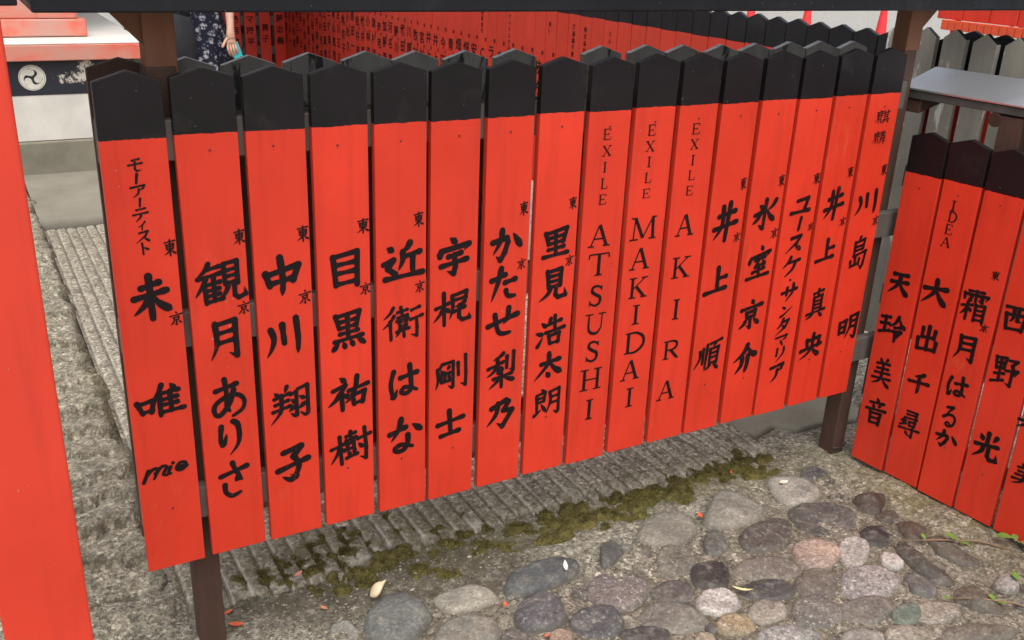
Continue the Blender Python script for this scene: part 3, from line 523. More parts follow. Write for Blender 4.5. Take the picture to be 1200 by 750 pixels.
GZ = -1.30
g = MB(); R_ = 900.0
g.add([(-R_, -R_, GZ-.09), (R_, -R_, GZ-.09), (R_, R_, GZ-.09), (-R_, R_, GZ-.09)], [(0, 1, 2, 3)])
o = g.build('ground', YARD); setp(o, kind='structure')

# one-off height field of the mortar bed in front of the fence
def mortar_z(X, Y):
    z = GZ+.020*(fbm(X*3, Y*3, 1)-.47)+.010*(fbm(X*17, Y*17, 2)-.47)+.007*(fbm(X*60, Y*60, 3)-.47)
    z = z+.035*gauss(X, Y, 2.33, -.35, .12, .55)*(.5+fbm(X*9, Y*9, 8))     # ridge along the right fence
    z = z+.05*gauss(X, Y, .62, .14, .45, .12, -.15)*(fbm(X*16, Y*16, 6)-.35)
    z = z-.05*np.clip((Y-.20)/.06, 0, 1)*np.clip((X-.13)/.05, 0, 1)*np.clip((2.14-X)/.04, 0, 1)
    return z
def mz(x, y): return float(mortar_z(np.array([[x]]), np.array([[y]]))[0, 0])
def dirt_m(X, Y):
    d = gauss(X, Y, .56, .15, .38, .16, -.2)*1.7+gauss(X, Y, .75, .02, .32, .14, -.4)*1.1
    d = d+gauss(X, Y, 1.35, .08, .55, .05)*.7+gauss(X, Y, 2.05, -.5, .35, .16, -.7)*.55+gauss(X, Y, 2.2, -.75, .3, .14)*.5
    d = d+gauss(X, Y, .2, .08, .12, .08)*.35+gauss(X, Y, 2.42, -.3, .05, .6)*.8
    return d*(.35+1.2*fbm(X*12, Y*12, 4))
def algae_m(X, Y):
    a = gauss(X, Y, .6, .27, .4, .09)+gauss(X, Y, 1.4, .12, .7, .06)+gauss(X, Y, 2.33, -.3, .12, .4)*.9
    a = a+gauss(X, Y, 2.1, .05, .3, .1)*.5
    return a*(.2+1.5*fbm(X*10, Y*10, 5))
pav = grid('cobble_paving', np.arange(-1.3, 3.3, .0115), np.arange(-1.9, .72, .0115), mortar_z, MORTAR,
           {'dirt': dirt_m, 'algae': algae_m})

# grooved concrete pad under and behind the fence
gx = []
x = .10
while x < 2.13:
    for d in (0, .006, .0105, .0145, .0175, .021, .028, .04): gx.append(x+d)
    x += .0525
gx = np.array(gx)
gy = np.concatenate([np.arange(.10, .75, .0125), np.arange(.75, 3.96, .05)])
def edge_y(X): return .185+.07*(fbm(X*6, X*0+2, 9)-.4)+.07*(fbm(X*31, X*0, 10)-.45)+.03*(fbm(X*90, X*0, 10)-.45)
def pad_z(X, Y):
    ph = ((X-.10) % .0525)
    gr = np.exp(-((ph-.0105)/.0045)**2)
    wear = np.clip(1.3-1.1*fbm(X*5, Y*5, 12), .2, 1)
    z = GZ+.012-.011*gr*wear+.006*(fbm(X*30, Y*30, 11)-.47)+.004*(ph/.0525)
    e = edge_y(X); z = z-.05*np.clip((e-Y)/.022, 0, 1)
    z = z+.012*(fbm(X*2, Y*2, 14)-.47)
    return z
def pad_dirt(X, Y):
    ph = ((X-.10) % .0525); gr = np.exp(-((ph-.0105)/.005)**2)
    return gr*.75+gauss(X, Y, .55, .32, .5, .16)*.55*(fbm(X*9, Y*9, 4)+.3)+gauss(X, Y, 1.2, .1, 1.4, .08)*.5
def pad_worn_lit(X, Y):  # groove-side lines paint caught light along with wear
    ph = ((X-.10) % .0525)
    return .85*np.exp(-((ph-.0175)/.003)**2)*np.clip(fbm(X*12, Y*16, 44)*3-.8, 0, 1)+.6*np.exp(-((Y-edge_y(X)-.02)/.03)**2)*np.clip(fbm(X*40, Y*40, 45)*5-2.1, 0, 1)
def pad_algae(X, Y): return (gauss(X, Y, .55, .3, .4, .12)*1.0+gauss(X, Y, 1.4, .2, .8, .08)*.7)*(.2+1.4*fbm(X*11, Y*11, 5))
grid('grooved_concrete', gx, gy, pad_z, GROOVE, {'dirt': pad_dirt, 'algae': pad_algae, 'worn_lit': pad_worn_lit})

# plain slabs: right of the pad and before the hall
def slab_z(X, Y): return GZ+.016+.004*(fbm(X*8, Y*8, 20)-.47)
def crack(X, Y, pts):
    d = 9+0*X
    for (a, b), (c, e) in zip(pts, pts[1:]):
        t = np.clip(((X-a)*(c-a)+(Y-b)*(e-b))/((c-a)**2+(e-b)**2), 0, 1)
        d = np.minimum(d, np.hypot(X-a-t*(c-a), Y-b-t*(e-b)))
    return d
CR = [(2.10, .34), (2.16, .27), (2.27, .30), (2.33, .235), (2.45, .24), (2.62, .20)]
def slab2_z(X, Y):
    d = crack(X+.02*(fbm(X*20, Y*20, 3)-.5), Y, CR)
    yc = np.interp(X, [p[0] for p in CR], [p[1] for p in CR])
    return slab_z(X, Y)-.03*np.exp(-(d/.009)**2)-.05*(Y < yc)
grid('concrete_slab', np.arange(2.135, 2.70, .008), np.concatenate([np.arange(.10, .7, .008), np.arange(.7, 8, .1)]), slab2_z, SLAB,
     {'dirt': lambda X, Y: np.exp(-(crack(X, Y, CR)/.012)**2)*1.2+gauss(X, Y, 2.5, .1, .3, .08)*.4, 'algae': lambda X, Y: gauss(X, Y, 2.5, .5, .3, .3)*.3})
sl = grid('concrete_slab', np.linspace(.085, 2.13, 60), np.linspace(3.97, 5.4, 40), lambda X, Y: slab_z(X, Y)+.03-.05*(Y < 3.99), SLAB,
     {'dirt': lambda X, Y: .1+0*X+gauss(X, Y, 1, 3.97, 3, .03)*.9, 'algae': lambda X, Y: 0*X})  # dark line along the near edge paints its shade into the colour

# rough stone kerb left of the pad
def kfr(X, Y):
    n = Y*6.5+1.5*fbm(X*2.5, Y*2, 36)+.8*fbm(X*9, Y*7, 39); fr = n-np.floor(n)
    return .95*np.exp(-((fr-.02)/.06)**2)*np.clip(fbm(X*6, Y*6, 40)*4-1.2, 0, 1)
def kerb_z(X, Y):
    xe = .08+.06*(fbm(Y*3, X*0+5, 30)-.5)+.08*(fbm(Y*11, X*0+1, 31)-.5)
    n = Y*6.5+1.5*fbm(X*2.5, Y*2, 36)+.8*fbm(X*9, Y*7, 39)
    fr = 1-(n-np.floor(n)); amp = .4+_h(np.floor(n), 0*n, 3.0)
    z = GZ+.045+.03*(fbm(X*2.2, Y*4, 32)-.47)+\
        .036*amp*np.clip(fr/.82, 0, 1)*np.clip((1-fr)/.07, 0, 1)-.018
    z = z+.022*(fbm(X*14, Y*22, 33)-.47)+.016*(fbm(X*55, Y*75, 34)-.47)
    z = z-.065*np.clip((X-xe)/.03, 0, 1)-.075*np.clip((.42+.25*(fbm(X*4, Y*4, 37)-.5)-Y)/.25, 0, 1)
    return z
grid('stone_kerb', np.concatenate([np.linspace(-1.6, -.45, 30), np.arange(-.44, .16, .0085)]), np.concatenate([np.arange(.18, 2.2, .011), np.arange(2.2, 5.3, .03)]), kerb_z, KERB,
     {'dirt': lambda X, Y: np.clip(fbm(X*8, Y*16, 35)-.45, 0, 1)*1.6*(.2+1.2*fbm(X*3, Y*3, 38))+np.exp(-((X-.1)/.03)**2)*.8+kfr(X, Y), 'algae': lambda X, Y: gauss(X, Y, .1, 1.6, .05, .4)*.5})

# cobbles: each a domed stone set in the mortar (centre, half-axes in plan)
k = NB('cobble_stone', .58, .4)
f = k.noise(9, 6, .6, dist=.4); f2 = k.noise(38, 5, .65)
c = k.mix(k.ramp(f, (.3, 0.0), (.7, 1.0)), k.mix(1.0, k.oi.outputs['Color'], (.66, .66, .66), 'MULTIPLY'), k.mix(1.0, k.oi.outputs['Color'], (1.25, 1.2, 1.12), 'MULTIPLY'))
c = k.mix(k.math('MULTIPLY', k.ramp(f2, (.5, 0.0), (.72, 1.0)), .45), c, (.30, .275, .225))
sp = k.math('MULTIPLY', k.ramp(k.noise(120, 4, .75), (.52, 0.0), (.6, 1.0)), k.oi.outputs['Alpha'])
c = k.mix(sp, c, (.07, .06, .06))
sp2 = k.math('MULTIPLY', k.ramp(k.noise(95, 4, .75, co=k.mapped(1.1, .9, 1)), (.56, 0.0), (.64, 1.0)), k.oi.outputs['Alpha'])
c = k.mix(sp2, c, (.58, .54, .49))
vg = k.n.new('ShaderNodeSeparateColor'); k.l.new(k.voro(190, 'Color'), vg.inputs[0])
c = k.mix(.5, c, k.mix(1.0, c, k.ramp(vg.outputs[0], (.0, .55), (.6, 1.0), (1.0, 1.7)), 'MULTIPLY'))
c = k.mix(k.math('MULTIPLY', k.ramp(k.noise(14, 7, .75, dist=1.0), (.56, 0.0), (.66, 1.0)), .5), c, (.07, .06, .048))
edge = k.attr('edge'); c = k.mix(k.math('MULTIPLY', edge, k.ramp(k.noise(45, 4, .7), (.25, .3), (.6, 1.0))), c, (.085, .075, .055))
k.color(c); k.rough(k.ramp(f2, (.3, .42), (.7, .72)))
k.bump(k.math('ADD', k.math('MULTIPLY', k.noise(24, 6, .7, dist=.5), .6), k.math('MULTIPLY', k.noise(130, 5, .7), .4)), .8, .007); STONE = k.m

RINGS = []
def stone(cx, cy, ax, ay, bx, by, col, spk, ang, hgt, label, poly=None):
    g_ = sum(col)/3; col = tuple((g_+(c-g_)*.55)*.9 for c in col)
    ax, ay, bx, by = (v*1.15 for v in (ax, ay, bx, by))
    if poly:
        cx = sum(p[0] for p in poly)/len(poly); cy = sum(p[1] for p in poly)/len(poly)
        ax, ay, bx, by = 1., 0., 0., 1.; pr_ = []
        for j in range(40):
            dx, dy = math.cos(2*math.pi*j/40), math.sin(2*math.pi*j/40); best = .02
            for (x0, y0), (x1, y1) in zip(poly, poly[1:]+poly[:1]):
                ex, ey = x1-x0, y1-y0; den = dx*ey-dy*ex
                if abs(den) < 1e-9: continue
                t = ((x0-cx)*ey-(y0-cy)*ex)/den; u = ((x0-cx)*dy-(y0-cy)*dx)/den
                if t > 0 and -.001 <= u <= 1.001: best = max(best, t)
            pr_.append(best)
        pr_ = [(pr_[j-1]+3*pr_[j]+pr_[(j+1) % 40])/5 for j in range(40)]
    rnd = random.Random(int(cx*9999+cy*777)); n = 40; rings = 9
    ph = [rnd.uniform(0, 6.28) for _ in range(6)]; npoly = rnd.choice((4, 5, 6))
    def rad(t):
        if poly: return pr_[int(round(t/(2*math.pi)*40)) % 40]*(1+.018*math.sin(7*t+ph[0])+.012*math.sin(13*t+ph[1]))
        r = 1+.05*math.sin(2*t+ph[0])+.05*math.sin(3*t+ph[1])+.02*math.sin(5*t+ph[2])+.012*math.sin(9*t+ph[4])
        if ang:
            a = (t+ph[3]) % (2*math.pi/npoly)-math.pi/npoly
            r = r*(1-ang)+ang*min(1.13, .9/math.cos(a))*(1+.03*math.sin(7*t+ph[5]))
        return r
    vs = []; ed = []
    zc = mz(cx, cy)+.003; hgt *= .42 if not poly else .52
    sx, sy = rnd.uniform(-.08, .08), rnd.uniform(-.08, .08)
    for i in range(rings+1):
        q = i/rings
        for j in range(n):
            t = 2*math.pi*j/n; r = rad(t)*(q if q < 1 else 1.04)
            x = cx+(ax*math.cos(t)+bx*math.sin(t))*r; y = cy+(ay*math.cos(t)+by*math.sin(t))*r
            z = zc+hgt*(max(0, 1-q**4.5))**.55-.012*(q == 1)
            z += (.010*noise.noise((x*11, y*11, ph[0]))+.010*ang*noise.noise((x*24, y*24, ph[2])))*(1-q*q)*(1+ang*1.5)+.003*noise.noise((x*45, y*45, ph[1]))
            z += (sx*(x-cx)+sy*(y-cy))
            vs.append((x, y, z)); ed.append(max(0, (q-.86)/.14))
    fs = [(i*n+j, (i+1)*n+j, (i+1)*n+(j+1) % n, i*n+(j+1) % n) for i in range(1, rings) for j in range(n)]
    RINGS.append(np.array([v[:2] for v in vs[-n:]]))
    vs.append((cx, cy, zc+hgt+(.010*noise.noise((cx*11, cy*11, ph[0]))+.010*ang*noise.noise((cx*24, cy*24, ph[2])))*(1+ang*1.5)+.003*noise.noise((cx*45, cy*45, ph[1])))); ed.append(0)
    fs += [(n+j, n+(j+1) % n, len(vs)-1) for j in range(n)]
    m = MB(); m.add(vs, fs)
    me = m.mesh('stone', STONE, (cx, cy, GZ), smooth=True, recalc=False)
    a = me.attributes.new('edge', 'FLOAT', 'POINT'); a.data.foreach_set('value', ed)
    o = link('stone', me, pav, (cx, cy, GZ)); o.color = (*s2l(*col, .92), spk)
    if label: o['label'] = label
    return o
BASE[pav.name] = Vector((0, 0, 0))
SPEC = [  # colour, speckle, angularity, height, label
 ((118,124,118),.1,.0,.05,'large blue-grey boulder with a brown moss patch on top'), ((172,166,142),.1,.5,.02,'flat pale sandy stone'), ((140,136,120),.2,.2,.018,None),
 ((92,100,104),.05,.35,.04,'long blue-grey slate boulder below the thick moss'), ((92,92,102),.25,.7,.04,'craggy purple-grey stone with sharp corners'), ((84,88,94),.3,.1,.02,None),
 ((168,132,104),.2,.2,.02,None), ((160,156,140),.1,.4,.015,None), ((150,143,124),.15,.25,.035,'broad tan dome-topped stone beside the moss'), ((156,150,132),.12,.5,.04,'pale triangular stone with a dark crack beside it'),
 ((172,166,150),.1,.35,.03,'pale cream stone nearest the brown post'), ((106,104,98),.05,.45,.02,'small two-toned grey wedge stone'), ((94,86,80),.25,.4,.022,'dark brown stone with yellow flaking edge'),
 ((92,88,84),.2,.35,.014,'wide dark grey slab stone'), ((196,160,134),.55,.1,.024,'pink speckled granite cobble'), ((178,172,162),.6,.2,.014,None), ((62,62,62),.05,.2,.012,'nearly black round flat stone'),
 ((206,200,192),.4,.5,.022,'small white quartz stone'), ((66,62,60),.05,.0,.026,'smooth round charcoal pebble'), ((136,124,108),.25,.1,.016,None), ((98,92,88),.1,.0,.018,None), ((76,76,76),.1,.0,.018,'long smooth charcoal pebble'),
 ((116,106,92),.15,.0,.02,'rounded brown-grey cobble'), ((158,150,150),.7,.1,.018,'lilac-grey stone spotted white'), ((108,108,104),.1,.2,.016,None), ((206,200,190),.6,.3,.018,'chalk-white speckled stone'),
 ((130,126,112),.2,.05,.022,'large olive-grey oval cobble'), ((192,160,104),.5,.15,.02,'golden yellow speckled cobble'), ((170,158,138),.3,.15,.018,None), ((122,118,110),.5,.2,.018,None), ((130,122,110),.15,.05,.022,'brown-grey cobble with a white vein'),
 ((108,134,116),.1,.05,.02,'small pale green cobble'), ((80,78,78),.1,.05,.02,None), ((168,166,162),.6,.1,.018,None), ((176,156,120),.3,.1,.014,None), ((170,162,134),.5,.1,.018,None), ((96,98,96),.05,.5,.03,'broken grey slate at the foot of the moss'),
 ((126,120,100),.35,.3,.008,None), ((140,126,122),.7,.3,.008,'rough purple-flecked flat stone'), ((160,148,128),.5,.3,.012,None), ((88,66,54),.1,.75,.035,'brown brick-like broken stone'), ((94,76,62),.1,.8,.025,None),
 ((88,84,74),.1,.75,.012,None), ((104,92,74),.1,.6,.012,None), ((166,158,148),.6,.5,.03,'white and black rock at the right edge'), ((116,108,92),.1,.4,.01,None), ((150,146,136),.3,.1,.014,None)]
for i_, (v, sp_) in enumerate(zip(STONES, SPEC)): stone(*v, *sp_, POLYS.get(i_))
stone(0, 0, 1, 0, 0, 1, (92, 76, 62), .1, .5, .02, None, POLYS[47]); stone(0, 0, 1, 0, 0, 1, (96, 88, 72), .1, .5, .012, None, POLYS[48])
# a few smaller unnamed stones that fill the bed, also outside the frame's edge
rs = random.Random(5); taken = [(v[0], v[1], max(math.hypot(v[2], v[3]), math.hypot(v[4], v[5]))) for v in STONES]
n_ = 0; tries = 0
while n_ < 130 and tries < 9000:
    tries += 1
    X_ = rs.uniform(.55, 2.2); Y_ = rs.uniform(-1.25, -.0); r_ = (rs.uniform(.022, .05) if n_ < 40 else rs.uniform(.009, .024)) if Y_ > -.8 else rs.uniform(.035, .075)
    if Y_ > .12-.0*X_ or (Y_ > -.15 and X_ < .9): continue
    if any(math.hypot(X_-a, Y_-b) < (.82 if n_ < 40 else .9)*r+r_ for a, b, r in taken): continue
    taken.append((X_, Y_, r_)); n_ += 1; t = rs.uniform(0, 3.14); e = rs.uniform(.6, .95)
    stone(X_, Y_, r_*math.cos(t), r_*math.sin(t), -r_*e*math.sin(t), r_*e*math.cos(t),
          rs.choice([(120,114,102),(92,92,90),(150,142,124),(134,122,106),(104,98,92),(166,158,142)]), rs.uniform(.1, .5), rs.choice((0, .2, .5)), rs.uniform(.008, .016), None)

# dirt gathered in the joints round every stone
_nv = len(pav.data.vertices); _c = np.empty(_nv*3, np.float32); pav.data.vertices.foreach_get('co', _c); _c = _c.reshape(-1, 3)/U
_d = np.empty(_nv, np.float32); pav.data.attributes['dirt'].data.foreach_get('value', _d)
for R2 in RINGS:
    lo, hi = R2.min(0)-.03, R2.max(0)+.03
    ix = np.where((_c[:, 0] > lo[0]) & (_c[:, 0] < hi[0]) & (_c[:, 1] > lo[1]) & (_c[:, 1] < hi[1]))[0]
    if len(ix):
        dd = np.sqrt(((_c[ix, None, :2]-R2[None])**2).sum(-1)).min(1)
        _d[ix] = np.maximum(_d[ix], .85*np.exp(-(dd/.0115)**2)*(.5+.9*fbm(_c[ix, 0]*14, _c[ix, 1]*14, 50)))
pav.data.attributes['dirt'].data.foreach_set('value', np.clip(_d, 0, 1))

# moss cushions: lumpy mounds with fuzz
k = NB('moss_green', .9, .2); f = k.noise(26, 8, .75, k.raw); f2 = k.noise(300, 3, .6, k.raw)
c = k.ramp(f, (.3, (.05, .038, .015)), (.44, (.13, .11, .034)), (.58, (.20, .17, .052)), (.72, (.29, .25, .085)))
c = k.mix(k.ramp(f2, (.4, .5), (.65, 0.0)), c, (.028, .022, .008)); k.color(c); k.bump(f2, .9, .004); MOSS = k.m
mm = MB(); rm = random.Random(11)
MP = [(.297,.243,.05),(.404,.277,.05),(.504,.28,.055),(.577,.26,.06),(.51,.345,.05),(.584,.352,.05),(.628,.189,.06),(.70,.20,.045),(.73,.40,.035),(.76,.30,.03),(.846,.25,.03),(.841,.179,.045),
      (.36,.21,.05),(.45,.225,.055),(.53,.20,.045),(1.001,.10,.05),(1.08,.136,.05),(1.174,.145,.055),(1.15,.075,.05),(1.24,.11,.06),(1.31,.145,.06),(1.36,.131,.065),(1.394,.087,.055),(1.307,.085,.045),(1.485,.098,.05),(1.45,.055,.03),
      (1.20,.19,.035),(1.55,.11,.055),(1.61,.125,.055),(1.646,.095,.05),(1.689,.12,.05),(1.763,.138,.045),(1.70,.20,.03),(1.85,.15,.04),(1.932,.182,.05),(2.00,.19,.045),(2.029,.215,.04),(2.064,.153,.045),(1.93,.11,.05),(1.97,.085,.04),(1.87,.19,.03),(.92,.21,.028),(.97,.30,.02),(1.52,.16,.04),(1.43,.14,.05)]
MP += [(x0+rm.uniform(-.07, .07), y0+rm.uniform(-.04, .03), r0*rm.uniform(.4, .7)) for x0, y0, r0 in MP if rm.random() < (.95 if x0 < 1 else .3)]
MP += [(rm.uniform(.32, 1.0), 0, 0) for _ in range(22)]
MP = [(a, b, c_) if c_ else (a, .30-.16*a+rm.gauss(0, .055), rm.uniform(.022, .042)) for a, b, c_ in MP]
MP += [(a, .12+.04*(a-1.1)+rm.gauss(0, .05), rm.uniform(.012, .024)) for a in (1.02, 1.1, 1.18, 1.27, 1.33, 1.42, 1.5, 1.58, 1.66, 1.78, 1.86, 1.98, 2.05)]
for (x0, y0, r0) in MP:
    for q in range(rm.choice((3, 3, 4))):
        cx = x0+rm.uniform(-.8, .8)*r0; cy = y0+rm.uniform(-.6, .6)*r0; r = r0*rm.uniform(.35, .7); hh = r*rm.uniform(.32, .6)
        n, rings = 22, 8; vs = []; p1 = rm.uniform(0, 9)
        for i in range(rings+1):
            qq = i/rings
            for j in range(n):
                t = 2*math.pi*j/n; rr = r*qq*(1+.18*math.sin(2*t+p1)+.12*math.sin(3*t+p1*2)+.06*math.sin(7*t))
                x = cx+rr*math.cos(t)*1.15; y = cy+rr*math.sin(t)*.8
                z = GZ+.002+hh*max(0, 1-qq**2.4)**.6+.014*noise.noise((x*38, y*38, 2.))*(1-qq**4)+.006*noise.noise((x*120, y*120, 7.))-.018*(qq == 1)
                vs.append((x, y, z))
        fs = [(i*n+j, (i+1)*n+j, (i+1)*n+(j+1) % n, i*n+(j+1) % n) for i in range(rings) for j in range(n)]
        mm.add(vs, fs)
        for _ in range(int(1200*(r/.05)**2)+60):
            b = rm.choice(vs[:-n]); a = rm.uniform(0, 6.28); l = rm.uniform(.002, .005); w = .0014
            dx, dy = math.cos(a), math.sin(a); px, py, pz = b[0]+rm.uniform(-.006, .006), b[1]+rm.uniform(-.006, .006), b[2]-.001
            mm.add([(px-dy*w, py+dx*w, pz), (px+dy*w, py-dx*w, pz), (px+dx*l*.6, py+dy*l*.6, pz+l)], [(0, 1, 2)])
o = mm.build('moss', MOSS, smooth=True, recalc=False); setp(o, kind='stuff')

# loose grit on the mortar
gm = MB(); rg = random.Random(21)
k = NB('grit', .8); k.color(k.ramp(k.noise(60, 2, .5, k.raw), (.35, (.07, .06, .05)), (.5, (.20, .175, .135)), (.66, (.36, .33, .27)))); GRIT = k.m
for _ in range(2600):
    x, y = rg.uniform(.05, 2.45), rg.uniform(-1.0, .24)
    if rg.random() < .35: x, y = rg.gauss(.6, .3), rg.gauss(.12, .12)
    if y > .25 or y < -1.2: continue
    r = rg.uniform(.0018, .0045)*(1.8 if rg.random() < .06 else 1)
    z = float(mortar_z(np.array([[x]]), np.array([[y]]))[0, 0])+r*.3
    v = [(x+r*rg.uniform(.6, 1.3)*a, y+r*rg.uniform(.6, 1.3)*b, z+r*rg.uniform(.5, 1)*c_) for a, b, c_ in ((1,0,0),(-1,0,0),(0,1,0),(0,-1,0),(0,0,1),(0,0,-1))]
    gm.add(v, [(0,2,4),(2,1,4),(1,3,4),(3,0,4),(2,0,5),(1,2,5),(3,1,5),(0,3,5)])
o = gm.build('grit', GRIT, recalc=False); setp(o, kind='stuff')

# ---------------------------------------------------------------- name-board fences
BW, BP, BT, BB, APX, SHO = .127, .14222, .0195, -1.0, .132, .112
def board_mesh(name, w, mats, bottom=BB, apex=APX, sho=SHO, t=BT, bev=.0016):
    """front face on local y=0, back on y=t; painted black above z=0"""
    m = MB()
    def ring(y): return [(0, y, bottom), (w, y, bottom), (w, y, 0), (w, y, sho), (w/2, y, apex), (0, y, sho), (0, y, 0)]
    m.v = ring(0)+ring(t)
    m.f = [(0, 1, 2, 6), (6, 2, 3, 4, 5), (13, 9, 8, 7), (12, 11, 10, 9, 13),
           (0, 7, 8, 1), (1, 8, 9, 2), (2, 9, 10, 3), (3, 10, 11, 4), (4, 11, 12, 5), (5, 12, 13, 6), (6, 13, 7, 0)]
    m.mi = [0, 1, 2, 3, 0, 0, 1, 4, 4, 1, 0]
    return m.mesh(name, mats, bevel=bev)
def board_row(parent, origin, ang, xs, w, me, name, labels=None, inks=None, nails=False, jit=.0012, seed=1, backwards=False):
    rb = random.Random(seed); out = []
    ca, sa = math.cos(ang), math.sin(ang)
    for i, s in enumerate(xs):
        dz = rb.uniform(-jit, jit)*2; dn = rb.uniform(-jit, jit)*.6
        loc = (origin[0]+ca*s-(-sa)*0+sa*-dn, origin[1]+sa*s+ca*dn, origin[2]+dz)
        o = link(name, me, parent, loc, ang); o.rotation_euler[1] = rb.uniform(-.0025, .0025)
        if labels: o['label'] = labels[i]
        out.append(o)
        if inks and inks[i] is not None:
            t = bpy.data.objects.new('lettering', inks[i]); COL.objects.link(t); t.parent = o
        if nails:
            for z in (-.038+rb.uniform(-.006, .006), -.845+rb.uniform(-.02, .02)):
                n = bpy.data.objects.new('nail', NAILME); COL.objects.link(n); n.parent = o
                n.location = V((w*rb.uniform(.44, .56), -.0012, z))
    return out
nm = MB(); nm.tube([(0, .003, 0), (0, -.0004, 0)], .0024, 8); NAILME = nm.mesh('nail', NAIL)

FRONT = board_mesh('name_board', BW, [BOARD, BOARD, GREYBACK, BOARD, BOARD])
TOPED = plain('painted_sky_sheen', (.66, .66, .65), .45, .3, 60)  # pale colour paints the sky's reflection onto the upward edges
BACKB = board_mesh('back_board', .118, [GREYBACK, GREYBACK, RED_OLD, BLK, TOPED])
BACKDARK = board_mesh('back_board', .13, [BROWN, BROWN, RED_OLD, BLK, BROWN])

LAB = ['leftmost board: small katakana column, two large characters, looping latin script below', 'second board from left with two characters over three hiragana', 'third board: four characters, three upright strokes second',
 'fourth board, lettering starting with a ladder-like box character', 'fifth board: two characters above two hiragana', 'sixth board, four characters and no small side lettering',
 'seventh board: three hiragana above two characters', 'eighth board with five tightly spaced characters', 'first board of tall latin capitals, seven large letters starting with A', 'middle board of the three with latin capitals, seven letters starting with M',
 'board of latin capitals with only five widely spaced large letters', 'board with three widely spaced characters, right of the latin boards', 'board whose first character means ice', 'board lettered in a long katakana column with a dot',
 'third board from the right end, four characters', 'rightmost board of the long row, tiny pair of dense characters at top'] 
LAB[14] = 'second board from the right end, four spaced characters'
fence = thing('name_board_fence', (1.1, .07, GZ), 'nearest red fence of sixteen tall name boards with black pointed tops under a black beam', 'fence', 'vermilion name board fences')
inks = []
for b in range(16):
    k = Ink()
    for ch, u, z, w, h in CHARS[b]: k.char(ch, u+BW/2, z, w, h)
    inks.append(k.mesh('lettering'))
board_row(fence, (0, 0, 0), 0.0, [i*BP+JIT[i] for i in range(16)], BW, FRONT, 'name_board', LAB, inks, True)
BX = [.075, .207, .339, .474, .609, .732, .865, 1.002, 1.262, 1.406, 1.53, 1.666, 1.792, 1.924, 2.047, 2.185]
for i, x in enumerate(BX):
    me = BACKDARK if i == 0 else BACKB
    w = .13 if i == 0 else .118
    o = link('back_board', me, fence, (x-w/2, .140, .005+.002*math.sin(i*5)), 0)
box_part('post', (.108, .055, GZ-.1), (.170, .12, .128), BROWN, fence, .004)
box_part('post', (2.312, .055, GZ-.1), (2.368, .12, .115), BROWN, fence, .004)
k = MB(); k.tube([(2.306, .05, -1.255), (2.35, .047, -1.262), (2.371, .049, -1.25), (2.373, .09, -1.24), (2.37, .123, -1.235)], .003, 6); k.build('wire_tie', NAIL, fence, smooth=True)
for x in (.112, 2.318): box_part('post_top', (x, .059, .112), (x+.062, .116, .238), BARE, fence, .003)
for x0, x1 in ((.05, .108), (2.39, 2.45)):
    m = MB(); s = 1 if x0 < 1 else -1
    xa, xb = (x1+.0045, x0) if s == 1 else (x0-.01, x1)
    m.add([(xa, .07, .238), (xa, .07, .17), (xb, .07, .238), (xa, .105, .238), (xa, .105, .17), (xb, .105, .238)], [(0,1,2),(3,5,4),(0,3,4,1),(1,4,5,2),(2,5,3,0)])
    m.build('bracket', BARE, fence)
for z0, z1 in ((-.055, .028), (-.468, -.386), (-.905, -.822)):
    box_part('rail', (.002, .0215, z0), (2.31 if z1 > 0 else 2.42, .0535, z1), RAIL, fence, .003)
for z0, z1 in ((-.05, .02), (-.90, -.83)):
    box_part('rail', (.012, .1215, z0), (2.41, .138, z1), RAIL, fence, .003)
box_part('cap_beam', (-.088, -.05, .24), (3.4, .235, .288), BLK_COOL, fence, .004)
box_part('cap_sheet', (-.10, -.062, .2905), (3.41, .247, .297), METAL, fence, .001)

# the neighbouring structure at the left: vermilion post and its cap beam
CONC_ = plain('footing_stone', (.2, .185, .15), .85, .25, 20)
pil = thing('vermilion_post', (-.22, -.46, GZ), 'tall plain vermilion post filling the left edge in front of the hall', 'post')
k = MB(); k.box((-.29, -.5, GZ+.02), (-.158, -.38, .9)); k.build('post_shaft', RED, pil, bevel=.004)
k = MB(); k.box((-.32, -.53, GZ-.1), (-.128, -.35, GZ+.018)); k.build('stone_footing', CONC_, pil, bevel=.008)
lb = thing('neighbour_beam', (-.6, .05, .26), 'dark beam end continuing left of the fence beam, above the hall', 'beam')
box_part('beam', (-1.5, -.05, .252), (-.108, .235, .288), BLK_COOL, lb)
box_part('support_post', (-1.2, .06, GZ-.1), (-1.13, .13, .249), BROWN, lb)

# right fence, standing lower and turned towards the camera
RA = math.radians(-84.79); RO = (2.34189, -.00486, -.24354); RW, RP = .1225, .13298
def rf(s, n, z): return (RO[0]+math.cos(RA)*s+math.sin(RA)*n, RO[1]+math.sin(RA)*s-math.cos(RA)*n, z)
def rbox(name, s0, s1, n0, n1, z0, z1, m, parent, dz=0.0, bevel=.003):
    k = MB(); P = [rf(s, n, z) for z in (0, 1) for s, n in ((s0, n0), (s1, n0), (s1, n1), (s0, n1))]
    Z = [z0, z0, z0+dz, z0+dz, z1, z1, z1+dz, z1+dz]
    k.add([(p[0], p[1], z) for p, z in zip(P, Z)], [(0,3,2,1),(4,5,6,7),(0,1,5,4),(1,2,6,5),(2,3,7,6),(3,0,4,7)])
    return k.build(name, m, parent, bevel=bevel)
rfen = thing('name_board_fence', rf(.4, -.06, GZ), 'lower red name board fence at the right under a grey metal capped plank', 'fence', 'vermilion name board fences')
FRONTR = board_mesh('name_board', RW, [BOARD, BOARD, GREYBACK, BOARD, BOARD], bottom=-1.02)
inks = []
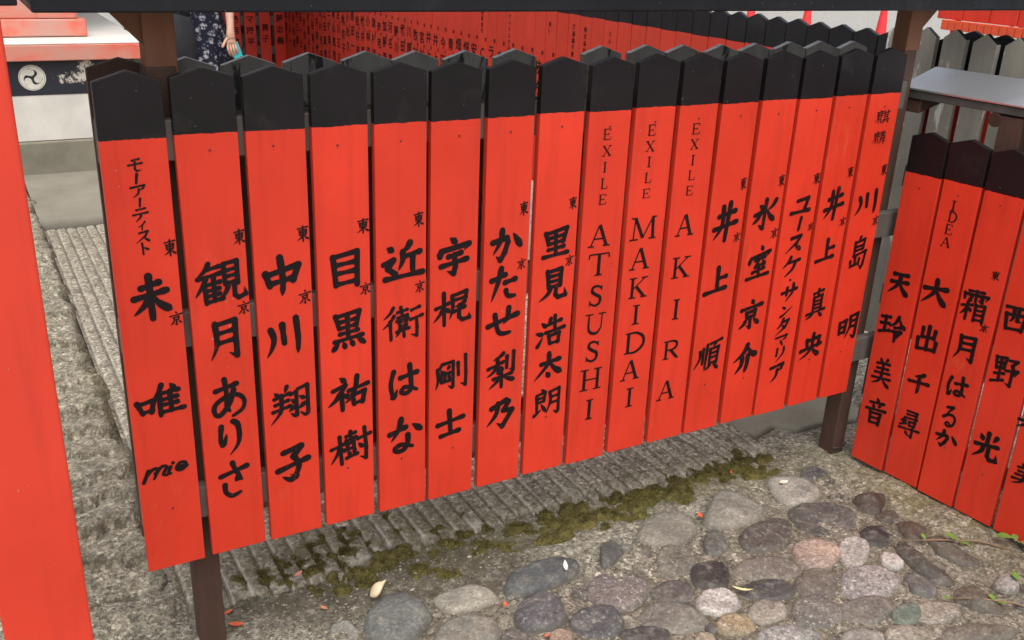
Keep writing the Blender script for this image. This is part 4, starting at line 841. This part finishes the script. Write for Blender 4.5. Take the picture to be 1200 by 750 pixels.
for b in range(16, 21):
    k = Ink()
    for ch, u, z, w, h in CHARS[b]: k.char(ch, u+RW/2, z, w, h)
    inks.append(k.mesh('lettering'))
inks += [None, None]
board_row(rfen, RO, RA, [i*RP for i in range(7)], RW, FRONTR, 'name_board',
          ['first board beside the brown post, four characters', 'second board with small latin capitals on top', 'third board with two characters over three hiragana', 'fourth board from the corner, three characters', 'board cut off by the right edge of the photo', 'plain board', 'plain board'], inks, True, seed=4)
for z0, z1 in ((-.30, -.23), (-.70, -.63), (-1.14, -1.07)): rbox('rail', -.02, .95, -.05, -.0215, z0, z1, RAIL, rfen)
rbox('post', .235, .305, -.125, -.053, GZ-.1, -.036, BROWN, rfen)
rbox('post', .86, .93, -.125, -.053, GZ-.1, -.036, BROWN, rfen)
rbox('cap_plank', -.10, 1.1, -.048, -.215, -.031, -.006, FASCIA, rfen, .05)
rbox('cap_sheet', -.106, 1.1, -.042, -.222, -.0045, .0015, METAL, rfen, .052, .001)
rbox('bracket', -.085, -.03, -.058, -.19, -.075, -.034, BROWN, rfen, .03)
k = MB(); k.tube([rf(.22, -.052, -.052), rf(.22, -.18, -.02)], .022, 12); k.build('bracket', BROWN, rfen)

# long fence running away from the right post to the far corner (faces the camera's left)
lf = thing('name_board_fence', (2.8, 3.5, GZ), 'long red fence behind, its narrow name boards running away to the far corner', 'fence', 'vermilion name board fences')
LP_, LW = .118, .113
FRONTL = board_mesh('name_board', LW, [RED_OLD, BLK_COOL, GREYBACK, BLK_COOL, BLK_COOL], apex=.125, sho=.103)
NAMES = ['佐藤久','山田京子','小川公一','石井由','高木三郎','森田一','中村洋','西村里子','大谷昭','今井美','木村光','上田真','三好英','青山恵','古川正','林京子','小松久','原田一郎','松井道','武井順','小林京','津村道','海老名','加藤','河名','藤川','武田','川原','牧村','宮村','井上','井上','今田','青山','畑中','畑','安田','C','ラン','白石','呂木','泉','荷口','味方']
SMALL = {36: '有限会社', 39: 'アイドルグループ', 43: '声優'}
ys = [7.94-i*LP_ for i in range(66)]
NX = {}
for i, y in enumerate(ys):
    ink = None
    vis_z = -.06
    if i < 44:
        s = NAMES[(i+1) % len(NAMES)]; s = s+(NAMES[(i*7+3) % 20] if len(s) < 4 else '')[:random.choice((1, 2))]
        d_ = max(0.0, (y-2.8)/5.1)
        zt = -.275-(random.uniform(-.03, .05) if i < 22 else random.uniform(-.012, .012))
        m = MB(); text_column(m, s, LW/2, zt, .086, .12)
        text_column(m, '東', LW*.86, -.222, .028, .03); text_column(m, '京', LW*.86, -.37, .028, .03)
        if i in SMALL: text_column(m, SMALL[i], LW*.4, -.06, .032, .036)
        ink = m.mesh('lettering', INK, recalc=False)
    elif i in (45, 46, 48, 53, 55):
        m = MB(); text_column(m, {45: '茶道裏千家', 46: '株式会社京都撮影', 48: 'ミュージカル', 53: '劇団S', 55: 'アル'}[i], LW*.5, -.05, .03, .036)
        ink = m.mesh('lettering', INK, recalc=False)
    o = link('name_board', FRONTL, lf, (2.775+.002*math.sin(i*7.3), y+LW/2, .0015*math.sin(i*3.1)), -math.pi/2)
    if ink is not None:
        t = bpy.data.objects.new('lettering', ink); COL.objects.link(t); t.parent = o
for z0, z1 in ((-.05, .03), (-.5, -.42), (-.9, -.82)):
    k = MB(); k.box((2.797, .3, z0), (2.83, 8.02, z1)); k.build('rail', RAIL, lf, bevel=.003)
for y in (.32, 2.2, 4.1, 6.0, 7.85): box_part('post', (2.835, y, GZ-.1), (2.9, y+.07, .1), BROWN, lf)

# short fence closing the far corner
cf = thing('name_board_fence', (2.3, 8.0, GZ), 'far corner fence with four gapped dark red name boards beside the dress', 'fence', 'vermilion name board fences')
CW, CP = .112, .150
FRONTC = board_mesh('name_board', CW, [RED_OLD, BLK, GREYBACK, BLK, BLK])
cn = {3: ('崎月菜', -.56), 4: ('マ陽平', -.56), 5: ('景子', -.64), 6: ('藤忠義', -.55)}
for i in range(7):
    x = 1.77+i*CP
    o = link('name_board', FRONTC, cf, (x, 8.0, 0), 0)
    if i in cn:
        m = MB(); z = cn[i][1]+.12
        text_column(m, cn[i][0], CW*.5, z-.02, .076, .108); t = bpy.data.objects.new('lettering', m.mesh('lettering', INK, recalc=False)); COL.objects.link(t); t.parent = o
for z0, z1 in ((-.05, .03), (-.56, -.47), (-.84, -.76)): box_part('rail', (1.70, 8.0215, z0), (2.77, 8.05, z1), RAIL, cf)
for i in range(7): link('back_board', BACKB, cf, (1.85+i*CP, 8.115, 0), 0)
for x in (1.72, 2.66): box_part('post', (x, 8.053, GZ-.1), (x+.07, 8.11, .1), BROWN, cf)

# fence seen from behind at the right: grey backs, with a red-faced row beyond it
gfz = thing('weathered_fence', (2.72, -.1, GZ), 'weathered grey fence back with peeling white paint, behind the metal capped plank', 'fence')
GB = board_mesh('back_board', .089, [PALEBACK, PALEBACK, RED_OLD, BLK, BLK], apex=.158, sho=.128, bottom=-.98)
GB2 = board_mesh('name_board', .113, [RED, BLK_COOL, GREYBACK, BLK, BLK], apex=.15, sho=.128)
for i in range(15):
    link('back_board', GB, gfz, (2.72, .475-i*.1165, .002*math.sin(i*4)), -math.pi/2)
for z0, z1 in ((-.07, .0), (-.86, -.78)): box_part('rail', (2.742, -1.3, z0), (2.765, .475, z1), RAIL, gfz)
fr = thing('name_board_fence', (2.86, -.6, GZ), 'red name board row with black pointed tops standing just behind the weathered grey fence', 'fence', 'vermilion name board fences')
for i in range(16):
    link('name_board', GB2, fr, (2.86, .29-i*.118, .002*math.sin(i*4)), -math.pi/2)
for z0, z1 in ((-.07, .0), (-.86, -.78)): box_part('rail', (2.882, -1.6, z0), (2.91, .29, z1), RAIL, fr)

# ---------------------------------------------------------------- shrine hall at the left
FADED = red_paint('sun_faded_vermilion', (.55, .16, .11), 2)
k = NB('faded_beam_paint', .6); f = k.noise(4, 6, .6, co=k.mapped(1, 1, 1.5)); 
c = k.ramp(f, (.34, (.50, .27, .22)), (.5, (.58, .22, .16)), (.66, (.66, .10, .06))); k.color(c); FADED = k.m
PLAST = plain('white_plaster', (.60, .585, .53), .8, .12, 6, .2)
STEPW = plain('painted_white_floor', (.66, .64, .59), .7, .1, 5, .1)
CONC = plain('grey_base_concrete', (.20, .185, .14), .85, .2, 7, .3, .003)
k = NB('peeling_black_panel', .5); f = k.noise(7, 6, .7, k.raw)
c = k.ramp(k.noise(3, 4, .6, k.raw), (.3, (.010, .011, .018)), (.7, (.022, .026, .04))); msk = k.attr('peel')
c = k.mix(k.ramp(k.math('MULTIPLY', k.ramp(k.noise(40, 8, .8, k.raw, .8), (.3, .1), (.7, 1.0)), msk), (.36, 0.0), (.40, 1.0)), c, (.58, .54, .46)); k.color(c); PANEL = k.m
TILE = plain('dark_roof_tile', (.06, .062, .065), .6, .2, 20)
hall = thing('shrine_hall', (-1.0, 6.5, GZ), 'shrine hall base with faded red beams, white plaster and a black emblem band', 'building')
box_part('plinth', (-5, 5.22, GZ-.1), (.90, 9.0, -1.036), CONC, hall, .01)
box_part('plaster_wall', (-5, 5.25, -1.033), (.88, 8.9, -.728), PLAST, hall, .004)
xs_ = np.arange(-.8, .881, .02); zs_ = np.array(np.linspace(-.726, -.503, 14))
m = MB(); vs = []; pe = []
for z in zs_:
    for x in xs_:
        vs.append((x, 5.246, z)); pe.append(min(1, .9*math.exp(-((x-.57)/.055)**2-((z+.56)/.085)**2)+.62*math.exp(-((x-.45)/.13)**2-((z+.62)/.05)**2)+.15))
nx = len(xs_); fs = [(i*nx+j, i*nx+j+1, (i+1)*nx+j+1, (i+1)*nx+j) for i in range(len(zs_)-1) for j in range(nx-1)]
m.add(vs, fs); me = m.mesh('emblem_band', PANEL, BASE[hall.name]); a = me.attributes.new('peel', 'FLOAT', 'POINT'); a.data.foreach_set('value', pe)
band = link('emblem_band', me, hall, BASE[hall.name]); BASE[band.name] = BASE[hall.name]
box_part('band_core', (-5, 5.2475, -.726), (.88, 8.9, -.503), plain('band_core_black', (.012, .013, .02), .5), hall, 0)
# three-comma emblem: a white roundel of three swirling commas
EMW = plain('emblem_white', (.62, .60, .52), .6, .1, 40)
def disc(r, y, c, n=48): return [(c[0]+r*math.cos(2*math.pi*i/n), y, c[1]+r*math.sin(2*math.pi*i/n)) for i in range(n)]
ec = (.232, -.612); R0 = .083
m = MB(); N_ = 48
for i in range(N_):
    t0, t1 = 2*math.pi*i/N_, 2*math.pi*(i+1)/N_
    q = [(ec[0]+r*R0*math.cos(t), 5.2425, ec[1]+r*R0*math.sin(t)) for r, t in ((.93, t0), (1, t0), (1, t1), (.93, t1))]
    m.add(q, [(0, 1, 2, 3)])
for kk in range(3):
    a0 = math.radians(100+120*kk)
    hc = (ec[0]+.42*R0*math.cos(a0), ec[1]+.42*R0*math.sin(a0))
    m.add(disc(.275*R0, 5.2424-.0001*kk, hc, 28), [tuple(range(28))])
    pts = []; ws = []
    for i in range(25):
        u = i/24; a = a0+math.radians(8+165*u)*1.0
        ro = .40+.50*min(1, u*1.9)**.8 if u < .55 else .90
        wd = .47*(1-u)**1.1*R0
        ro = min(ro, .88-wd/R0/2)
        pts.append((ec[0]+ro*R0*math.cos(a), ec[1]+ro*R0*math.sin(a))); ws.append(wd+.004)
    ribbon(m, pts, ws, lambda a_, b_, e_=0.0, y_=5.2418-.0002*kk: (a_, y_, b_), False)
m.build('emblem', EMW, band, recalc=False)
box_part('floor_beam', (-5, 5.19, -.500), (.935, 5.34, -.398), FADED, hall, .006)
k = MB(); k.add([(-5, 5.2, -.3935), (.965, 5.2, -.3935), (.965, 9, -.3935), (-5, 9, -.3935), (-5, 5.2, -.428), (.965, 5.2, -.428), (.965, 9, -.428), (-5, 9, -.428)],
      [(0,1,2,3),(7,6,5,4),(0,4,5,1),(1,5,6,2),(2,6,7,3),(3,7,4,0)])
k.v = [(x, y+.0 if y > 6 else y+.145, z) for x, y, z in k.v]
k.build('veranda_floor', STEPW, hall)
box_part('veranda_edge', (-5, 5.195, -.3955), (.95, 5.343, -.388), STEPW, hall, .002)
box_part('sill_beam', (-5, 5.60, -.388), (.645, 5.78, -.275), FADED, hall, .008)
box_part('sill_beam', (-5, 5.66, -.272), (.60, 5.82, -.12), FADED, hall, .006)
box_part('sill_beam', (.34, 5.645, -.27), (.585, 5.658, -.13), FADED, hall, .004)
box_part('hall_wall', (-5, 5.90, -.387), (.55, 8.8, 2.0), PLAST, hall, .01)
for x in (-.6, .50): box_part('column', (x, 5.83, -.118), (x+.13, 5.96, 2.02), RED, hall, .01)
for y in (8.3, 9.3): box_part('column', (3.25, y, GZ-.1), (3.38, y+.13, 2.56), RED, hall, .01)  # hold up the stretched end of the roof
m = MB(); m.add([(-6, 5.5, 1.94), (3.5, 5.5, 1.94), (3.5, 9.6, 2.9), (-6, 9.6, 2.9), (-6, 5.5, 2.06), (3.5, 5.5, 2.06), (3.5, 9.6, 3.02), (-6, 9.6, 3.02)],
                [(3,2,1,0),(4,5,6,7),(0,1,5,4),(1,2,6,5),(2,3,7,6),(3,0,4,7)])
m.build('shade_roof', TILE, hall)  # unseen roof, stretched past the hall to shade the far fence corner

# low stone edging and shrub behind the veranda corner
LEAFG = plain('shrub_leaf', (.045, .065, .022), .6, .4, 9)
def shrub(loc, rx, ry, rz_, n, label, seed, leaf=.03, group='low shrubs in the yard'):
    r = random.Random(seed); t = thing('shrub', loc, label, 'shrub', group)
    m = MB()
    cl = [(r.gauss(0, .45), r.gauss(0, .45), r.uniform(.15, .9), r.uniform(.25, .5)) for _ in range(12)]
    for _ in range(n):
        a, b, c_, q = r.choice(cl)
        p = Vector((a+r.gauss(0, q*.5), b+r.gauss(0, q*.5), max(.02, c_+r.gauss(0, q*.4)))); c = Vector((loc[0]+p.x*rx, loc[1]+p.y*ry, loc[2]+p.z*rz_))
        d = Vector((r.uniform(-1, 1), r.uniform(-1, 1), r.uniform(-.2, 1))).normalized(); e = d.cross(Vector((r.uniform(-1, 1), r.uniform(-1, 1), r.uniform(-1, 1)))).normalized()
        l = leaf*r.uniform(.6, 1.3)
        m.add([c, c+d*l*.5+e*l*.28, c+d*l, c+d*l*.5-e*l*.28], [(0, 1, 2, 3)])
    m.build('foliage', LEAFG, t, recalc=False)
    m = MB()
    for a, b, c_, q in cl[:7]: m.tube([loc, (loc[0]+a*rx*.5, loc[1]+b*ry*.5, loc[2]+c_*rz_*.5), (loc[0]+a*rx, loc[1]+b*ry, loc[2]+c_*rz_)], [.02, .012, .006], 6)
    m.build('stem', BARE, t)
shrub((1.45, 9.6, GZ-.08), .45, .35, .55, 900, 'small dark shrub in the gap behind the hall veranda corner', 3, .07)
es = thing('stone_edging', (1.3, 8.3, GZ-.08), 'pale weathered stone kerb seen past the hall veranda corner', 'kerb')
box_part('kerb_block', (1.0, 8.25, GZ-.09), (1.62, 8.5, -.86), SLAB, es, .02)
box_part('kerb_block', (1.0, 8.55, GZ-.09), (1.60, 8.85, -.72), GREYBACK, es, .02)

# ---------------------------------------------------------------- woman in a floral dress
SKIN = plain('skin', (.56, .33, .235), .5, .06, 40); HAIR = plain('dark_hair', (.02, .014, .012), .5, .3, 80)
k = NB('floral_fabric', .85, .2)
v1 = k.ramp(k.voro(20, co=k.raw), (.30, 1.0), (.46, 0.0)); pet = k.ramp(k.noise(70, 4, .75, k.raw), (.44, 0.0), (.56, 1.0))
small = k.math('MULTIPLY', k.ramp(k.voro(34, co=k.mapped(1, 1, 1.3)), (.16, 1.0), (.26, 0.0)), .7)
c = k.mix(k.math('MULTIPLY', v1, pet), (.010, .011, .022), (.36, .36, .40)); c = k.mix(k.math('MULTIPLY', small, pet), c, (.20, .21, .25)); k.color(c); FLORAL = k.m
DARK = plain('black_cloth', (.012, .013, .017), .8, .3, 20)
px, py = 1.50, 6.05; gz = GZ
wom = thing('person', (px, py, gz), 'person in a long dark floral dress, bare arm down, holding a teal phone', 'person')
def skin_mesh(nodes, edges, name, root=0, sub=1):
    me = bpy.data.meshes.new(name)
    B = BASE[wom.name]
    me.from_pydata([V(Vector(n[0])-B) for n in nodes], edges, [])
    o = bpy.data.objects.new(name, me); COL.objects.link(o)
    s = o.modifiers.new('s', 'SKIN'); s.use_smooth_shade = True
    for i, n in enumerate(nodes):
        d = me.skin_vertices[0].data[i]; r = n[1]; r = r if hasattr(r, '__len__') else (r, r)
        d.radius = (r[0]*U, r[1]*U); d.use_root = (i == root)
    if sub: q = o.modifiers.new('d', 'SUBSURF'); q.levels = sub; q.render_levels = sub
    bpy.context.view_layer.update()
    m2 = bpy.data.meshes.new_from_object(o.evaluated_get(bpy.context.evaluated_depsgraph_get()))
    bpy.data.objects.remove(o); m2.name = name; return m2
def P(x, y, z): return (px+x, py+y, gz+z)
N = [(P(0,0,1.08),(.15,.11)), (P(0,0,1.30),(.125,.09)), (P(0,0,1.52),(.155,.10)), (P(0,0,1.64),(.12,.08)), (P(0,0,1.74),.055), (P(0,-.01,1.82),(.07,.08)), (P(0,-.015,1.92),(.09,.105)), (P(0,0,2.0),.06),
     (P(.17,0,1.61),.062), (P(.225,-.05,1.34),.05), (P(.215,-.15,1.12),.041), (P(.195,-.235,.93),.030), (P(.19,-.245,.875),(.036,.022)), (P(.19,-.25,.83),(.04,.02)),
     (P(-.18,0,1.61),.06), (P(-.23,.02,1.34),.05), (P(-.20,-.06,1.12),.04), (P(-.12,-.16,1.12),.03), (P(-.08,-.18,1.12),(.03,.02)),
     (P(.09,0,.98),.095), (P(.09,-.01,.55),.07), (P(.09,.01,.10),.045), (P(.09,-.09,.04),.04), (P(-.09,0,.98),.095), (P(-.09,-.01,.55),.07), (P(-.09,.01,.10),.045), (P(-.09,-.09,.04),.04)]
E_ = [(0,1),(1,2),(2,3),(3,4),(4,5),(5,6),(6,7),(3,8),(8,9),(9,10),(10,11),(11,12),(12,13),(3,14),(14,15),(15,16),(16,17),(17,18),(0,19),(19,20),(20,21),(21,22),(0,23),(23,24),(24,25),(25,26)]
# right hand: four bent fingers and a thumb rooted in the palm
for j, (dx, l) in enumerate(((-.030, .085), (-.010, .094), (.010, .088), (.028, .070))):
    i0 = len(N)
    N += [(P(.19+dx, -.252, .82), .0105), (P(.192+dx*1.1, -.27, .815-l*.45), .0098), (P(.203+dx, -.26, .815-l*.85), .0088), (P(.213+dx, -.235, .81-l), .0075)]
    E_ += [(13, i0), (i0, i0+1), (i0+1, i0+2), (i0+2, i0+3)]
i0 = len(N); N += [(P(.153, -.255, .855), .013), (P(.127, -.27, .820), .0115), (P(.112, -.28, .795), .0095)]; E_ += [(12, i0), (i0, i0+1), (i0+1, i0+2)]
body = skin_mesh(N, E_, 'body'); body.materials.clear(); body.materials.append(SKIN)
body.polygons.foreach_set('use_smooth', [True]*len(body.polygons))
link('body', body, wom, BASE[wom.name])
def lathe(mb, prof, n=48, fold=0, seed=0):
    vs = []
    for (z, rx, ry, fa) in prof:
        for j in range(n):
            t = 2*math.pi*j/n; q = 1+fa*(math.sin(9*t+1.3)+.5*math.sin(14*t+z*3))
            vs.append((px+rx*q*math.cos(t), py+ry*q*math.sin(t), gz+z))
    fs = [(i*n+j, i*n+(j+1) % n, (i+1)*n+(j+1) % n, (i+1)*n+j) for i in range(len(prof)-1) for j in range(n)]
    mb.add(vs, fs)
m = MB(); lathe(m, [(.12,.36,.30,.07),(.4,.32,.26,.06),(.7,.262,.21,.045),(.9,.212,.175,.03),(1.05,.19,.15,.015),(1.2,.165,.13,.01),(1.32,.148,.115,0),(1.5,.18,.125,0),(1.6,.165,.115,0),(1.66,.10,.08,0)])
m.build('dress', FLORAL, wom, smooth=True, recalc=False)
m = MB(); lathe(m, [(1.62,.10,.07,.03),(1.75,.115,.095,.03),(1.92,.108,.118,.01),(2.0,.088,.10,0),(2.05,.045,.05,0),(2.06,.004,.004,0)], 32)
m.v = [(x, y+.028, z) for x, y, z in m.v]; m.build('hair', HAIR, wom, smooth=True, recalc=False)
m = MB()
for s in (-1, 1): 
    m.box(P(s*.09-.045, -.16, 0), P(s*.09+.045, .06, .05))
m.build('sandals', DARK, wom, bevel=.015)
ph = thing('phone', P(.165, -.09, .70), 'teal phone held in the hand against the floral dress', 'phone')
m = MB(); c0 = Vector(P(.232, -.25, .745)); d = Vector((.30, -.10, -1)).normalized(); e = Vector((1, .2, .3)).cross(d).cross(d).normalized(); f_ = d.cross(e)
vs = [c0+d*a*.085+e*b*.036+f_*c_*.006 for c_ in (-1, 1) for a, b in ((-1,-1),(1,-1),(1,1),(-1,1))]
m.add(vs, [(0,3,2,1),(4,5,6,7),(0,1,5,4),(1,2,6,5),(2,3,7,6),(3,0,4,7)]); m.build('phone_case', plain('teal_plastic', (.03, .42, .45), .4), ph, bevel=.004)
bg = thing('shoulder_bag', P(-.24, -.22, .72), 'soft black bag hanging beside the floral dress', 'bag')
m = MB(); vs = []
for z, rx, ry in ((.60,.10,.05),(.64,.15,.075),(.78,.165,.085),(.95,.15,.07),(1.03,.13,.03)):
    for j in range(28):
        t = 2*math.pi*j/28; vs.append((px-.22+rx*math.cos(t), py-.20+ry*math.sin(t), gz+z+.012*math.sin(3*t)))
m.add(vs, [(i*28+j, i*28+(j+1) % 28, (i+1)*28+(j+1) % 28, (i+1)*28+j) for i in range(4) for j in range(28)]+[tuple(range(28))[::-1]])
m.build('bag_body', DARK, bg, smooth=True)
m = MB(); m.tube([P(-.34, -.20, 1.0), P(-.27, -.12, 1.35), P(-.17, -.02, 1.66), P(-.10, -.16, 1.36), P(-.10, -.20, 1.0)], .012, 8); m.build('strap', DARK, bg, smooth=True)

# ---------------------------------------------------------------- yard beyond: cones, red barrier
CONE = plain('cone_plastic', (.72, .035, .04), .45, .08, 10)
for (x, y), lb_ in (((13.45, 12.87), 'leftmost of the three red traffic cones beyond the long fence'), ((14.35, 12.28), 'middle red traffic cone beyond the black board tops'), ((15.71, 11.63), 'red traffic cone standing nearest the right post')):
    t = thing('traffic_cone', (x, y, GZ-.09), lb_, 'traffic cone', 'red traffic cones in the yard')
    m = MB(); m.tube([(x, y, GZ-.055), (x, y, GZ+.0), (x, y, GZ+.92)], [.135, .12, .03], 20); m.build('cone_body', CONE, t)
    box_part('cone_base', (x-.19, y-.19, GZ-.09), (x+.19, y+.19, GZ-.057), CONE, t, .015)
bar = thing('red_barrier', (7, 2.6, GZ-.09), 'vermilion panelled barrier with a toothed lower edge, at the top right', 'barrier')
BX_ = 7.0
for i in range(9):
    y1 = 3.62-i*.245
    m = MB(); m.box((BX_, y1-.238, -.125), (BX_+.06, y1, .16)); m.build('panel', RED, bar, bevel=.006)
m = MB()
for i in range(32): m.box((BX_-.05, 3.53-i*.067-.061, -.205), (BX_-.003, 3.53-i*.067, -.128))
m.build('toothed_edge', plain('orange_vermilion', (.68, .085, .03), .5), bar, bevel=.004)
for y in (3.42, 2.60, 1.8): box_part('post', (BX_, y, GZ-.09), (BX_+.05, y+.05, -.128), RED, bar)
for i, y in enumerate((3.3, 2.75, 2.2)):
    shrub((7.5, y, GZ-.09), .35, .4, .95, 1300, ('dark shrub under the left end of the red barrier', 'dark shrub under the middle of the red barrier', 'dark shrub by the right frame edge under the barrier')[i], 30+i, .075, 'shrubs behind the red barrier')

# ---------------------------------------------------------------- small things on the ground
def leaf(loc, size, ang, col, label, curl=.3, cat='leaf', name='fallen_leaf', group='fallen leaves on the paving', lift=.004, slim=.42):
    x, y = loc; z = mz(x, y)+lift
    m = MB(); n = 9; vs = []
    for i in range(n):
        u = i/(n-1); w = slim*math.sin(math.pi*min(1, u*1.02))**.8
        for s in (-1, 0, 1):
            a = (u-.5)*size; b = s*w*size*.5
            zz = curl*size*(.35*(u-.5)**2*4*.5+.25*abs(s)*w)
            vs.append((x+a*math.cos(ang)-b*math.sin(ang), y+a*math.sin(ang)+b*math.cos(ang), z+zz))
    fs = [(i*3+s, i*3+s+1, (i+1)*3+s+1, (i+1)*3+s) for i in range(n-1) for s in (0, 1)]
    m.add(vs, fs)
    mt = plain('leaf_'+name, s2l(*col), .6, .25, 60)
    me = m.mesh(name, mt, (x, y, z), smooth=True, recalc=False)
    o = link(name, me, None, (x, y, z)); return setp(o, label, cat, group)
leaf((.199, .16), .030, .4, (190, 88, 50), 'orange leaf beside the left post, farther of the two', .6)
leaf((.205, .095), .042, -.5, (196, 84, 44), 'larger orange maple leaf at the foot of the left post', .5)
leaf((.861, -.163), .026, 1.2, (190, 92, 56), 'small rust leaf wedged between two grey boulders', .6, lift=.022)
leaf((.905, -.31), .022, .3, (180, 96, 62), 'tiny rust leaf at the corner of the craggy purple stone', .6, lift=.012)
leaf((1.632, -.044), .032, 1.3, (200, 84, 44), 'orange leaf in the crack beside the triangular stone', .8, lift=.016)
leaf((1.442, -.015), .024, .2, (196, 84, 50), 'orange leaf below the thick moss cushion', .8, lift=.012)
leaf((1.893, .11), .022, .9, (190, 80, 50), 'orange leaf beside the pale cream stone', .7, lift=.018)
leaf((.427, .052), .026, 2.1, (186, 120, 78), 'tan leaf on the dark soil by the mossy edge', .7, lift=.006)
leaf((.403, .195), .034, .6, (206, 130, 110), 'pinkish withered leaf among the left moss', .7, lift=.03)
leaf((1.092, -.10), .052, 1.1, (222, 220, 208), 'slim white petal lying on the blue-grey slate', .5, 'petal', 'fallen_petal', 'pale petals on the paving', .03, .25)
leaf((1.49, -.40), .062, -.7, (226, 206, 150), 'curled yellow petal beside the chalk-white stone', .8, 'petal', 'fallen_petal', 'pale petals on the paving', .02, .16)
leaf((.712, .36), .05, .8, (222, 206, 180), 'cream curled petal on moss below the fifth board', .7, 'petal', 'fallen_petal', 'pale petals on the paving', .03, .2)
leaf((2.01, -.02), .04, .0, (214, 208, 188), 'cream petal on the edge of the pale stone by the post', .6, 'petal', 'fallen_petal', 'pale petals on the paving', .02, .5)
# pale nut with a pointed tip
m = MB(); prof = [(0, .001), (.006, .010), (.016, .0185), (.028, .019), (.040, .013), (.050, .006), (.060, .0015)]
vs = []
for a, r in prof:
    for j in range(16):
        t = 2*math.pi*j/16; vs.append((.579+.75*a-.03, .029+r*math.cos(t), mz(.58, .03)+.042+r*math.sin(t)*.8+.6*a-.02))
m.add(vs, [(i*16+j, i*16+(j+1) % 16, (i+1)*16+(j+1) % 16, (i+1)*16+j) for i in range(6) for j in range(16)])
o = m.build('pale_nut', plain('nut_shell', s2l(214, 190, 158), .5, .12, 30), None, (.579, .029, GZ+.03), smooth=True); setp(o, 'pale pointed nut resting on the blue-grey boulder', 'nut')

# seedlings creeping out by the right fence
GREENL = plain('seedling_leaf', (.11, .21, .035), .45, .25, 50); STEM = plain('seedling_stem', (.20, .13, .07), .7)
def seedling(pts, leaves, label):
    b = pts[0]; zb = mz(*b[:2]); t = thing('seedling', (b[0], b[1], zb), label, 'plant', 'green seedlings by the right fence')
    P3 = [(x, y, mz(x, y)+h) for x, y, h in pts]
    m = MB(); m.tube(P3, [.0028]*(len(P3)-1)+[.0014], 6); m.build('stem', STEM, t, smooth=True)
    for (x, y, h, l, a, tilt) in leaves:
        l *= .78
        m = MB(); n = 8; vs = []; z0 = mz(x, y)+h
        for i in range(n):
            u = i/(n-1); w = .62*math.sin(math.pi*min(.995, .04+u*.96))**.75
            for s in (-1, 0, 1):
                q = u*l; bb = s*w*l*.5
                vs.append((x+q*math.cos(a)*math.cos(tilt)-bb*math.sin(a), y+q*math.sin(a)*math.cos(tilt)+bb*math.cos(a), z0+q*math.sin(tilt)+.18*abs(bb)-.25*l*u*u))
        m.add(vs, [(i*3+s, i*3+s+1, (i+1)*3+s+1, (i+1)*3+s) for i in range(n-1) for s in (0, 1)])
        m.build('leaf', GREENL, t, smooth=True, recalc=False)
seedling([(2.36, -.62, .0), (2.29, -.56, .012), (2.20, -.50, .018), (2.08, -.42, .014)], [(2.235, -.525, .02, .055, 2.2, .5), (2.24, -.53, .015, .04, -.9, .2), (2.16, -.47, .02, .03, 1.6, .8)], 'creeping seedling with a pair of oval leaves below the fourth low board')
seedling([(2.43, -.66, .0), (2.40, -.64, .02), (2.37, -.61, .035)], [(2.37, -.61, .035, .06, 2.4, .2), (2.385, -.63, .03, .055, -1.2, .1), (2.375, -.62, .03, .04, .8, .5)], 'leafy seedling at the right frame edge under the low fence')
seedling([(2.20, -.86, .0), (2.14, -.79, .02), (2.06, -.73, .02), (1.99, -.68, .015)], [(2.10, -.76, .02, .04, 1.9, .7), (2.10, -.765, .02, .035, -.6, .3), (2.0, -.69, .016, .03, 2.6, .4), (2.05, -.72, .018, .03, .3, .2)], 'trailing seedling with small leaves over the brown paving')
seedling([(2.26, -.80, .0), (2.24, -.77, .02), (2.22, -.74, .03)], [(2.22, -.74, .03, .045, 1.2, .4), (2.225, -.75, .028, .04, -1.8, .2), (2.23, -.76, .02, .025, 3.0, .5)], 'low seedling with bright leaves beside the white and black rock')
